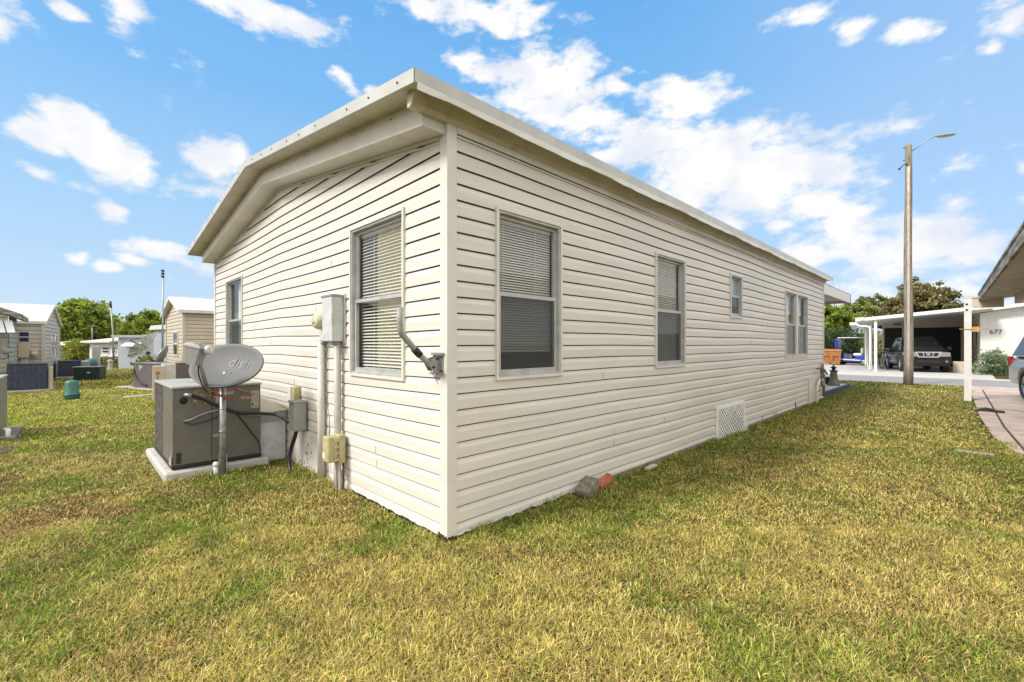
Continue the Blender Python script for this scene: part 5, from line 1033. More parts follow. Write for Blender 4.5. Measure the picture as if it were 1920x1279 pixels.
tree(1560, 46, 575, [(1555, 590, 30, 18), (1580, 605, 34, 18), (1545, 610, 26, 20)], 8000, .19, M['leafbright'], 'bright green tree above the clipped hedge beside the porch roof', seed=9)
tree(1800, 52, 580, [(1800, 590, 20, 12), (1820, 598, 24, 14)], 2500, .2, M['leafdark'], 'dark tree top between the magnolia and the white beam', seed=10, trunk=.1)
def hedge(name, a, b_, th, h, m, label, n, size, seed, cat='hedge'):
    a, b_ = Vector(a), Vector(b_); d = (b_-a).normalized(); nn = Vector((d.y, -d.x, 0)); rt = thing(name, (a+b_)/2, label, cat)
    r = np.random.default_rng(seed); Ls = (b_-a).length; E = []
    k = max(3, int(Ls/(h*.35)))
    for i in range(k):
        for zz in (.22, .5, .78):
            c_ = a+d*(Ls*(i+.5)/k); E.append((c_.x, c_.y, h*zz+r.uniform(-.05, .05)*h, th*.55, th*.55, h*.24))
    foliage('leaves', E, n, size, m, rt, seed=seed, clump=.8); 
    mb = MB(); 
    for i in range(k): c_ = a+d*(Ls*(i+.5)/k); mb.tube([c_+Vector((0, 0, -.05)), c_+Vector((.05, .03, h*.8))], [.05, .02], n=6)
    mb.build('stems', M['bark'], rt); return rt
p, q = at(1535, 33), at(1608, 34.5); hedge('hedge', p, q, 1.2, 2.5, M['leafdark'], 'tall clipped dark green hedge behind the brown bins', 9000, .07, 21)
p, q = at(1843, 20.3), at(1884, 20.6); hedge('shrub', p, q, .8, 1.02, M['leafbush'], 'low variegated shrub against the white wall under the house number', 3200, .055, 22, 'shrub')
p, q = at(1600, 44), at(1700, 46); hedge('hedge', p, q, 2, 2.6, M['leafmid'], 'loose green hedge seen behind the carport posts', 3500, .14, 23)
# ------------------------------------------------------------------ left-hand neighbours
def vframe(a, b_):
    d = (b_-a); d.z = 0; Lg = d.length; d.normalize(); n_ = Vector((d.y, -d.x, 0)); 
    if n_.dot(CAM-a) < 0: n_ = -n_
    return d, n_, Lg
def flatwin(root, a, d, n_, t0, t1, z0, z1, glass='carglass', bars=0, fr='white', name='window'):
    X = Matrix(((d.x, n_.x, 0, a.x), (d.y, n_.y, 0, a.y), (0, 0, 1, 0), (0, 0, 0, 1)))
    mb = MB(X); w_ = .05 if t1-t0 > .6 else .02
    mb.box((t0, .012, z0), (t1, .05, z0+w_)); mb.box((t0, .012, z1-w_), (t1, .05, z1)); mb.box((t0, .012, z0+w_), (t0+w_, .05, z1-w_)); mb.box((t1-w_, .012, z0+w_), (t1, .05, z1-w_)); mb.box((t0+w_, .012, (z0+z1)/2-.02), (t1-w_, .046, (z0+z1)/2+.02))
    o = mb.build(name, M[fr], root); mb = MB(X); mb.box((t0+w_, .010, z0+w_), (t1-w_, .030, z1-w_)); mb.build('pane', M[glass], o); return o
def gable_house(name, label, A, B_, C_, zE, zP, wallm, roofm, z_skirt=0.0, skm=None, over=.12, fh=.10, ridge='AB'):
    """A-B wall seen as gable (or long side if ridge='BC'), B-C the other visible side; the plan is a parallelogram"""
    A, B_, C_ = Vector(A), Vector(B_), Vector(C_); D_ = A+(C_-B_); rt = thing(name, (A+C_)/2, label, 'house')
    for (p, q, gab) in ((A, B_, True), (B_, C_, False), (C_, D_, True), (D_, A, False)):
        d = (q-p); Lg = d.length; d.normalize(); n_ = Vector((d.y, -d.x, 0)); cen = (A+C_)/2
        if n_.dot((p+q)/2-cen) < 0: n_ = -n_
        pr_ = [(0, zE), (Lg/2, zP), (Lg, zE)] if gab else [(0, zE), (Lg, zE)]
        mb = MB(); siding(mb, p, d, n_, Lg, pr_, h=.15, z_first=z_skirt, d=.018, shade_grime=.022); mb.build('wall', [wallm, M['block']], rt)
        if skm: mb = MB(); mb.prism([p, q, q+Vector((0, 0, z_skirt)), p+Vector((0, 0, z_skirt))], n_*.01); mb.build('skirting', skm, rt)
    for c_ in (A, B_, C_): mb = MB(); mb.box(c_-Vector((.05, .05, 0)), c_+Vector((.05, .05, 0))+Vector((0, 0, zE))); mb.build('corner_trim', wallm, rt)
    # roof: ridge runs from middle of AB to middle of DC
    m0, m1 = (A+B_)/2, (D_+C_)/2; r_ = (m1-m0).normalized()*over; sA = (A-B_).normalized()*over
    sl = (zP-zE)/((A-B_).length/2)
    pts = [A+sA-r_, m0-r_, B_-sA-r_, D_+sA+r_, m1+r_, C_-sA+r_]; zz = [zE-sl*over, zP, zE-sl*over]*2
    V_ = [Vector((p.x, p.y, z+.10)) for p, z in zip(pts, zz)]
    mb = MB(); lo_ = [v-Vector((0, 0, fh)) for v in V_]
    mb.add(V_+lo_, [(0, 1, 4, 3), (1, 2, 5, 4), (9, 10, 7, 6), (10, 11, 8, 7), (6, 7, 1, 0), (7, 8, 2, 1), (9, 3, 4, 10), (10, 4, 5, 11), (6, 0, 3, 9), (8, 11, 5, 2)]); mb.build('roof', roofm, rt)
    return rt, A, B_, C_
# tan house in our own row (corner at column 345)
A = at(313, 20.8); B_ = at(345, 17.7); dY = Vector((0, 1, 0)); C_ = B_+dY*9
A = B_+Vector((-1, 0, 0))*4.4
th_, A, B_, C_ = gable_house('neighbour_house', 'tan-sided neighbouring house with pale roof, seen past the left end of the cream home', A, B_, C_, zat(583, 17.7), zat(583, 17.7)+.62, M['cream2'], M['roofwhite'], .1, None, .22, .12)
d, n_, Lg = vframe(B_, A); flatwin(th_, B_, d, n_, 1.2, 2.3, zat(668, 18), zat(620, 18)); 
# pale house with white roof, left
B2 = at(81, 16.6); A2 = at(110, 19.6); w2 = (A2-B2); perp = Vector((w2.y, -w2.x, 0)).normalized(); perp = perp if perp.dot(CAM-B2) > 0 else -perp
toL = -RT*1.0+FW*0.0; C2 = B2 + Vector((w2.y, -w2.x, 0)).normalized()*(-7.5 if Vector((w2.y, -w2.x, 0)).dot(RT) > 0 else 7.5)
nh, _, _, _ = gable_house('white_roofed_house', 'pale-sided house with white sheet roof behind the dark blue unit at left', A2, B2, C2, zat(606, 16.6), zat(577, 18.2), M['creampale'], M['roofwhite'], .55, M['skirt'], .10, .10)
d, n_, Lg = vframe(B2, C2)
def tpx(px, B_, d):      # distance along a wall from B to the column px
    lo_, hi_ = 0.0, 12.0
    k = (px-CX)/F; r0 = B_-CAM; a0 = r0.dot(RT)-k*r0.dot(FW); a1 = d.dot(RT)-k*d.dot(FW); return -a0/a1
def winpx(root, B_, d, n_, pa, pb_, y0, y1, **k):
    ta, tb = sorted((tpx(pa, B_, d), tpx(pb_, B_, d))); Dm = (B_+d*((ta+tb)/2)-CAM).dot(FW); return flatwin(root, B_, d, n_, ta, tb, zat(y1, Dm), zat(y0, Dm), **k)
winpx(nh, B2, d, n_, 14, 33, 622, 674); winpx(nh, B2, d, n_, 35, 56, 622, 642, glass='bluepaint', fr='creampale', name='blue_shutter')
ta, tb = sorted((tpx(36, B2, d), tpx(57, B2, d))); X = Matrix(((d.x, n_.x, 0, B2.x), (d.y, n_.y, 0, B2.y), (0, 0, 1, 0), (0, 0, 0, 1)))
eb = thing('electrical_box', B2+d*ta, 'tall beige electric panel on the pale house wall, under the blue square', 'electrical box')
mb = MB(X); mb.box((ta, .02, zat(671, 16)), (tb, .20, zat(643, 16)), None, .01); mb.build('box_body', M['cream2'], eb)
mb = MB(X); 
for q in (.3, .5, .7): mb.tube([(ta+(tb-ta)*q, .08, .1), (ta+(tb-ta)*q, .08, zat(670, 16))], .03, n=8)
mb.build('conduits', M['pvc'], eb)
ta, tb = sorted((tpx(59, B2, d), tpx(72, B2, d))); mb = MB(X); mb.box((ta, .02, zat(670, 16.3)), (tb, .14, zat(656, 16.3)), None, .01); mb.lathe([(.09, 0), (.09, .06), (.05, .09)], Matrix.Translation(((ta+tb)/2, .14, zat(664, 16.3))) @ Matrix.Rotation(R(-90), 4, 'X'), 14)
tag(mb.build('meter_box', M['cream2']), 'small square meter box on the pale house, right of the tall beige panel', 'electric meter')
d, n_, Lg = vframe(B2, A2); winpx(nh, B2, d, n_, 94.5, 98.5, 626, 673, fr='palewhite'); winpx(nh, B2, d, n_, 100, 104.5, 628, 671, fr='palewhite')
# greenish house cut by the left edge
B1 = at(15, 13.4); C1 = B1+Vector((0, -1, 0))*7; A1 = B1+Vector((-1, 0, 0))*3.0
D1 = C1+Vector((-3, 0, 0))
lhh = thing('green_sided_house', B1, 'greenish sided house end with dark-edged roof cut off by the left edge', 'house')
zE1 = zat(592, 13.4)
mb = MB(); siding(mb, B1, (0, -1, 0), (1, 0, 0), 7, [(0, zE1), (3.5, zE1+1.5), (7, zE1)], h=.15, z_first=.55, d=.018, shade_grime=.022); siding(mb, B1, (-1, 0, 0), (0, 1, 0), 3.0, [(0, zE1), (3.0, zE1)], h=.15, z_first=.55, d=.018, shade_grime=.022); mb.build('wall', [M['greenvinyl'], M['block']], lhh)
mb = MB(); mb.box((B1.x-3, B1.y-7, 0), (B1.x-.01, B1.y-.01, .55)); mb.build('skirting', M['skirt'], lhh)
mb = MB(); x0, x1 = B1.x+.15, B1.x-3.1; P = [(x0, B1.y+.28, zE1-.10), (x0, B1.y-3.5, zE1+1.53), (x0, B1.y-7.3, zE1-.1), (x0, B1.y-7.3, zE1+.06), (x0, B1.y-3.5, zE1+1.69), (x0, B1.y+.28, zE1+.06)]
mb.prism(P, (x1-x0, 0, 0)); mb.build('roof', M['oldwood'], lhh)
mb = MB(); aw = [B1+Vector((.03, -.9, zE1-.12)), B1+Vector((.03, .0, zE1-.12))]; ya = B1.y
for k in range(9):
    y0_ = ya-1.6+k*.19; mb.prism([(B1.x+.03, y0_, zE1-.15), (B1.x+.55, y0_+.1, zE1-.52), (B1.x+.55, y0_+.26, zE1-.52), (B1.x+.03, y0_+.16, zE1-.15)], (0, 0, .012))
mb.build('awning', M['palewhite'], lhh)
flatwin(lhh, B1, Vector((0, -1, 0)), Vector((1, 0, 0)), .35, 1.4, 1.1, 1.95)
mb = MB(); mb.box((B1.x+.02, B1.y-.14, .98), (B1.x+.12, B1.y-.02, 1.45), None, .01); mb.lathe([(.09, 0), (.09, .05), (.05, .08)], Matrix.Translation((B1.x+.12, B1.y-.02, 1.2)) @ Matrix.Rotation(R(90), 4, 'Y'), 14); tag(mb.build('meter_box', M['boxgrey']), 'grey meter box at the corner of the greenish house at the left edge', 'electric meter')
# dark blue units, green boxes
def unit(name, label, x0, x1, y0, y1, h, m, cat='air conditioner', frame='navy', slat=True):
    rt = thing(name, ((x0+x1)/2, (y0+y1)/2, 0), label, cat)
    mb = MB(); mb.box((x0, y0, .06), (x1, y1, h-.03), None, .01); mb.build('cabinet', M[m], rt)
    mb = MB(); mb.box((x0-.02, y0-.02, h-.03), (x1+.02, y1+.02, h), None, .01); mb.build('top_panel', M[frame], rt)
    mb = MB(); mb.box((x0-.06, y0-.06, -.01), (x1+.06, y1+.06, .06), None, .01); mb.build('pad', M['concrete'], rt)
    if slat:
        mb = MB()
        for y in np.linspace(y0+.04, y1-.04, 7): mb.box((x1, y-.012, .1), (x1+.014, y+.012, h-.05))
        for z in np.arange(.12, h-.05, .045): mb.box((x1, y0+.02, z), (x1+.007, y1-.02, z+.018))
        mb.build('grille', M[frame], rt)
    return rt
p = at(88, 13.4); q = at(13, 12.85)
unit('condenser_unit', 'wide dark blue grilled unit standing before the pale house at left', p.x-.9, p.x, q.y, p.y, .83, 'navy', frame='navylt')
bx = MB(); bx.box((p.x-.62, p.y+.03, 0), (p.x-.12, p.y+.12, .72), None, .01); tag(bx.build('breaker_box', M['cream2']), 'narrow tan box on the right side of the wide dark blue unit', 'box')
p = at(152, 18.9); q = at(108, 18.6)
unit('condenser_unit', 'second dark blue unit farther back, beside the blue-grey skirting', p.x-.8, p.x, q.y, p.y, .72, 'navy', frame='navylt')
p = at(187, 17.7); q = at(137, 17.4)
bo = thing('utility_cabinet', (p+q)/2, 'low dark green metal cabinet with small white label on the lawn', 'utility box')
d, n_, Lg = vframe(q, p); X = Matrix(((d.x, n_.x, 0, q.x), (d.y, n_.y, 0, q.y), (0, 0, 1, 0), (0, 0, 0, 1)))
mb = MB(X); mb.box((0, -.55, .0), (Lg, 0, .50), None, .03); mb.build('cabinet', M['dkgreen'], bo)
mb = MB(X); mb.box((-.02, -.57, .49), (Lg+.02, .02, .525), None, .01); mb.build('lid', M['boxgrey'], bo)
mb = MB(X); mb.box((Lg*.52, .001, .27), (Lg*.64, .008, .31)); mb.build('sticker', M['white'], bo)
p = G(135, 749); pe = thing('cable_pedestal', p, 'short green plastic cable pedestal standing alone on the lawn', 'pedestal')
mb = MB(); mb.lathe([(.15, 0), (.155, .12), (.14, .14), (.135, .42), (.12, .46), (.06, .49)], Matrix.Translation(p), 18); mb.build('cap', M['green'], pe)
mb = MB(); mb.lathe([(.165, .10), (.165, .13)], Matrix.Translation(p), 18); mb.build('collar', M['dkgreen'], pe)
p = at(170, 20.5); kb = thing('kettle_barbecue', p, 'round green kettle-shaped container behind the dark green cabinet', 'barbecue')
mb = MB(); mb.lathe([(.05, .22), (.22, .30), (.27, .45), (.25, .60), (.12, .72), (.03, .75)], Matrix.Translation(p), 20); mb.build('bowl', M['green'], kb)
for k in range(3): mb = MB(); a = k*2.1; mb.tube([p+Vector((.1*math.cos(a), .1*math.sin(a), .35)), p+Vector((.25*math.cos(a), .25*math.sin(a), 0))], .015, n=6); mb.build('leg', M['galv'], kb)
p = at(157, 20.2); mb = MB(); mb.box(p-Vector((.25, .2, 0)), p+Vector((.25, .2, .66)), None, .05); tag(mb.build('storage_bin', M['boxgrey']), 'grey bin between the dark blue unit and the round green container', 'bin')
p = at(180, 21.5); mb = MB(); mb.box(p-Vector((.2, .15, 0)), p+Vector((.2, .15, 1.3)), None, .02); tag(mb.build('utility_post_box', M['pvcgrey']), 'tall pale grey box behind the round green container', 'box')
p = G(207, 693); mb = MB(); mb.lathe([(.13, 0), (.11, .05), (.11, .45), (.14, .5), (.02, .56)], Matrix.Translation(p), 12); tag(mb.build('hydrant_stub', M['stone']), 'short pale stub post on the lawn before the pale blue building', 'post')
# far pale building
A3 = at(168, 31); B3 = at(221, 27.5); C3 = at(300, 26.0)
fb = thing('pale_blue_building', (A3+C3)/2, 'long pale blue flat-roofed building at the far end of the lawn', 'house')
def wallbox(root, a, b_, z0, z1, th, m, nm):
    d, n_, Lg = vframe(a, b_); q = MB(); q.prism([a+Vector((0, 0, z0)), b_+Vector((0, 0, z0)), b_+Vector((0, 0, z1)), a+Vector((0, 0, z1))], -n_*th); return q.build(nm, m, root)
B3b = at(222, 25.6)
wallbox(fb, A3, B3, 0, zat(641, 29), 4, M['palewhite'], 'low_wing'); wallbox(fb, B3b, C3, 0, zat(633, 25.8), 5, M['paleblue'], 'main_wall')
d, n_, Lg = vframe(A3, B3); q = MB(); zt_ = zat(641, 29)
q.add([A3-d*.4+n_*.4+Vector((0, 0, zt_-.05)), B3+d*.1+n_*.4+Vector((0, 0, zt_-.05)), B3+d*.1-n_*3+Vector((0, 0, zt_+.45)), A3-d*.1-n_*3+Vector((0, 0, zt_+.45)), A3-d*.4+n_*.4+Vector((0, 0, zt_+.05)), B3+d*.1+n_*.4+Vector((0, 0, zt_+.05)), B3+d*.1-n_*3+Vector((0, 0, zt_+.55)), A3-d*.1-n_*3+Vector((0, 0, zt_+.55))],
      [(3, 2, 1, 0), (4, 5, 6, 7), (0, 1, 5, 4), (1, 2, 6, 5), (2, 3, 7, 6), (3, 0, 4, 7)]); q.build('roof', M['roofwhite'], fb)
for (pa, pb_, y0, y1) in ((183, 190, 650, 663), (193, 206, 650, 663), (211, 219, 650, 663)): winpx(fb, A3, d, n_, pa, pb_, y0, y1)
d, n_, Lg = vframe(B3b, C3); q = MB(); z_ = zat(633, 25.8); q.prism([B3b-d*.2+n_*.25+Vector((0, 0, z_)), C3+d*.2+n_*.25+Vector((0, 0, z_)), C3+d*.2+n_*.25+Vector((0, 0, z_+.14)), B3b-d*.2+n_*.25+Vector((0, 0, z_+.14))], -n_*5.4); q.build('roof', M['whitemetal'], fb)
winpx(fb, B3b, d, n_, 244, 262, 650, 656)
q = MB(); ta, tb = tpx(238, B3b, d), tpx(270, B3b, d); q.M = Matrix(((d.x, n_.x, 0, B3b.x), (d.y, n_.y, 0, B3b.y), (0, 0, 1, 0), (0, 0, 0, 1)))
q.prism([(ta, .02, zat(641, 25.6)), (tb, .02, zat(641, 25.6)), (tb, .6, zat(650, 25.6)), (ta, .6, zat(650, 25.6))], (0, 0, .03)); q.build('awning', M['palewhite'], fb)
p = at(197, 29.0); hedge('flower_bed', at(188, 28.3), at(221, 26.9), .6, .62, M['leafbrown'], 'row of reddish plants along the foot of the pale wing wall', 1500, .06, 31, 'plants')
p, q = at(128, 36), at(150, 36); hedge('shrub', p, q, 1.0, 1.7, M['leafyellow'], 'yellow-orange shrub between the pale house and the white wing', 2500, .09, 32, 'shrub')
sc_ = thing('open_shed', at(140, 38), 'dark open shed with pale roof behind the yellow-orange shrub', 'shed')
a, b_ = at(108, 38), at(170, 38); d, n_, Lg = vframe(a, b_); q = MB(); q.prism([a+Vector((0, 0, 0)), b_+Vector((0, 0, 0)), b_+Vector((0, 0, 1.2)), a+Vector((0, 0, 1.2))], -n_*.2); q.build('back_wall', M['block'], sc_)
q = MB(); q.prism([a+n_*2+Vector((0, 0, 1.25)), b_+n_*2+Vector((0, 0, 1.25)), b_-n_*1+Vector((0, 0, 1.6)), a-n_*1+Vector((0, 0, 1.6))], (0, 0, .1)); q.build('roof', M['roofwhite'], sc_)
for k in (0.02, .35, .68, .98): q = MB(); c_ = a+d*Lg*k+n_*1.9; q.box(c_-Vector((.05, .05, 0)), c_+Vector((.05, .05, 1.26))); q.build('post', M['pvc'], sc_)
# grey shed beside the tan house
a = at(288, 23); b_ = at(316, 22); gs = thing('grey_shed', a, 'pale grey metal shed between the tan house and the pale blue building', 'shed'); d, n_, Lg = vframe(a, b_)
wallbox(gs, a, b_, 0, zat(618, 22.5), 2, M['palewhite'], 'walls'); q = MB(); z_ = zat(618, 22.5); q.prism([a-d*.2+n_*.15+Vector((0, 0, z_)), b_+d*.2+n_*.15+Vector((0, 0, z_)), b_+d*.1+n_*.1+Vector((0, 0, z_+.22)), a-d*.05+n_*.1+Vector((0, 0, z_+.22))], -n_*2.3); q.build('roof', M['whitemetal'], gs)
q = MB(); q.M = Matrix(((d.x, n_.x, 0, a.x), (d.y, n_.y, 0, a.y), (0, 0, 1, 0), (0, 0, 0, 1)))
for t in np.arange(.06, Lg, .13): q.box((t, .004, .1), (t+.03, .02, z_-.05))
q.build('wall_ribs', M['paleblue'], gs)
# brown-grey unit, beige pedestal, masts, dishes
p = at(250, 14.0); q = at(302, 13.4)
ub = thing('air_handler', (p+q)/2, 'brown-grey metal unit with black hose before the tan house', 'air conditioner'); d, n_, Lg = vframe(p, q); X = Matrix(((d.x, n_.x, 0, p.x), (d.y, n_.y, 0, p.y), (0, 0, 1, 0), (0, 0, 0, 1)))
mb = MB(X); mb.box((0, -.8, .05), (Lg, 0, .80), None, .01); mb.build('cabinet', M['purple'], ub)
mb = MB(X); mb.box((-.02, -.82, .80), (Lg+.02, .02, .825), None, .005); mb.build('top_panel', M['coil'], ub)
mb = MB(X); mb.box((-.1, -.9, -.01), (Lg+.1, .08, .05), None, .01); mb.build('pad', M['concrete'], ub)
mb = MB(X); mb.tube(curve([(.06, .02, .62), (.2, .05, .40), (.45, .05, .22), (.8, .05, .15)], 6), .02, n=8); mb.build('hose', M['cable'], ub)
mb = MB(X); mb.box((.32, .002, .66), (.5, .008, .74)); mb.box((.34, .002, .58), (.40, .008, .66)); mb.build('sticker', M['paper'], ub)
p = at(300, 11.2); bp_ = thing('power_pedestal', p, 'cream power pedestal with an orange label, left of the grey air conditioner', 'pedestal')
Xp = Matrix.Translation(p) @ Matrix(((RT.x, FW.x, 0, 0), (RT.y, FW.y, 0, 0), (0, 0, 1, 0), (0, 0, 0, 1))) @ Matrix.Rotation(R(35), 4, 'Z')
mb = MB(Xp); mb.box((-.14, -.12, 0), (.12, .10, .86), None, .01); mb.build('box_body', M['cream2'], bp_)
mb = MB(Xp); mb.box((-.07, -.126, .64), (.0, -.1205, .72)); mb.build('label_plate', M['orange'], bp_)
mb = MB(Xp); mb.box((-.045, -.126, .50), (-.03, -.1205, .62)); mb.build('latch', M['dark'], bp_)
p = at(316, 11.9); mb = MB(); mb.box(p-Vector((.14, .14, 0)), p+Vector((.14, .14, .88)), None, .01); tag(mb.build('cream_box', M['pvc']), 'plain cream box just behind the power pedestal with the orange label', 'box')
p = at(305, 15.5); am = thing('antenna_mast', p, 'tall thin dark mast rising in front of the tan house', 'mast')
mb = MB(); zt_ = zat(508, 15.5); mb.tube([p, p+Vector((0, 0, zt_*.5)), p+Vector((.02, .02, zt_))], [.035, .028, .022], n=8); mb.build('pole', M['galv'], am)
mb = MB(); 
for dz_ in (-.22, -.12, -.02): mb.cyl(p+Vector((0, 0, zt_+dz_)), p+Vector((.02, 0, zt_+dz_+.05)), .05, n=8)
mb.build('fittings', M['black'], am)
p = at(211, 27); am = thing('antenna_pole', p, 'thin leaning pole above the pale roofs, left of the taller mast', 'mast')
mb = MB(); mb.tube([at(213, 27, 690), at(212, 27, 630), at(208, 27, 575)], [.05, .04, .035], n=8); mb.build('pole', M['galv'], am)
mb = MB(); mb.tube([at(208, 27, 577), at(207, 27, 565)], .055, n=8); mb.build('pole_tip', M['black'], am)
p = at(173, 44); am = thing('tv_antenna', p, 'small T-shaped antenna before the big rounded green tree', 'antenna')
mb = MB(); mb.tube([at(173, 44, 655), at(173, 44, 612)], .05, n=6); mb.tube([at(165, 44, 611), at(181, 44, 612)], .05, n=6); mb.build('pole', M['galv'], am)
# large dish of strips and its arm
p = at(276, 17.0); bd = thing('petal_satellite_dish', p, 'large tilted satellite dish of white strips above the brown-grey unit', 'satellite dish')
mb = MB(); mb.tube([p, at(276, 17, 668)], .04, n=8); mb.build('post', M['galv'], bd)
cd_ = at(274, 17.0, 652); axd = (-RT*.75+Vector((0, 0, .6))-FW*.22).normalized(); u_ = axd.cross(FW).normalized(); v_ = axd.cross(u_).normalized()
for k in range(12):
    a0, a1 = 2*math.pi*(k+.04)/12, 2*math.pi*(k+.80)/12; mb = MB()
    rr = [(.06, 0), (.35, .05), (.62, .16)]; vs = []
    for (r_, h_) in rr:
        for a in (a0, a1): vs.append(cd_+u_*r_*math.cos(a)+v_*r_*math.sin(a)+axd*h_)
    mb.add(vs, [(0, 1, 3, 2), (2, 3, 5, 4)]); mb.build('petal', M['palewhite'], bd)
mb = MB(); mb.tube([cd_, at(243, 16.8, 638)], .025, n=6); mb.tube([cd_-u_*.5+axd*.1, at(243, 16.8, 638)], .012, n=6); mb.build('feed_arm', M['black'], bd)
p = at(302, 14.6); gd = thing('small_satellite_dish', p, 'grey satellite dish seen edge on at the foot of the tall mast', 'satellite dish')
mb = MB(); mb.tube([p+Vector((.1, 0, 0)), at(304, 14.6, 680)], .03, n=8); mb.build('post', M['galv'], gd)
cg = at(306, 14.6, 668); axg = (RT*.25-FW*.75+Vector((0, 0, .45))).normalized(); axg = (-RT*.8-FW*.35+Vector((0, 0, .4))).normalized(); Xg = Matrix.Translation(cg) @ axg.to_track_quat('Z', 'Y').to_matrix().to_4x4()
mb = MB(Xg); mb.smooth = True; mb.lathe([(.001, -.05), (.15, -.03), (.30, .02), (.37, .06), (.37, .045), (.28, .0), (.001, -.07)], I4, 24, False); mb.build('reflector', M['galv'], gd)
mb = MB(Xg); mb.tube([(0, -.36, .05), (0, -.1, .40)], .015, n=6); mb.box((-.05, -.12, .36), (.05, -.02, .45), None, .01); mb.build('feed_arm', M['black'], gd)
hedge('potted_plant', at(268, 15.8), at(284, 15.8), .5, .95, M['leafmid'], 'leafy plant growing under the large strip dish', 700, .07, 33, 'plant')
# things on the lawn at left
a, b_ = G(234, 746), G(287, 741); mb = MB(); d = (b_-a).normalized(); n_ = Vector((d.y, -d.x, 0))*.07; mb.prism([a-n_, a+n_, b_+n_, b_-n_], (0, 0, .03)); tag(mb.build('plank', M['pvc']), 'pale plank lying on the lawn before the brown-grey unit', 'plank')
p = G(237, 727); mb = MB(); rotbox(mb, p+Vector((0, 0, .02)), (.55, .30, .05), 40); tag(mb.build('slab_piece', M['stone']), 'broken pale slab on the grass by the corner of the brown-grey unit', 'slab')
p = G(200, 747); mb = MB(); rotbox(mb, at(214, 11.9)+Vector((0, 0, .012)), (.55, .10, .03), 20); tag(mb.build('plank', M['block']), 'dark thin plank on the lawn left of the pale plank', 'plank')
# unit cut by the left edge, with its pad and pipe
eu = thing('air_conditioner', at(-20, 6.3), 'grey air conditioner corner cut off by the left edge, with white drain pipe', 'air conditioner')
p = at(0.5, 6.5); mb = MB(); mb.box((p.x-1.0, p.y-.9, .06), (p.x, p.y, zat(712, 6.5)), None, .01); mb.build('cabinet', M['coil'], eu)
mb = MB(); mb.box((p.x-1.02, p.y-.92, zat(712, 6.5)), (p.x+.02, p.y+.01, zat(712, 6.5)+.03), None, .008); mb.build('top_panel', M['actop'], eu)
mb = MB(); mb.box((p.x+.0, p.y-.20, zat(745, 6.4)), (p.x+.004, p.y-.02, zat(722, 6.4))); mb.box((p.x+.0, p.y-.14, zat(760, 6.4)), (p.x+.004, p.y-.03, zat(748, 6.4))); mb.build('sticker', M['white'], eu)
mb = MB(); mb.tube(curve([(p.x-.1, p.y+.03, .14), (p.x+.02, p.y+.08, .14), (p.x+.06, p.y+.08, .11), (p.x+.06, p.y+.08, -.02)], 5), .028, n=10); mb.build('drain_pipe', M['white'], eu)
mb = MB(); mb.box((p.x-1.1, p.y-1.0, -.02), (p.x+.12, p.y+.16, .055), None, .01); mb.build('pad', M['block'], eu)
gp = [G(-60, 835), G(2, 822), G(48, 818), G(40, 832), G(10, 850), G(-60, 862)]
mb = MB(); mb.poly([(v.x, v.y) for v in gp][::-1], -.01, .012); tag(mb.build('dirt_patch', M['dirt']), kind='structure')
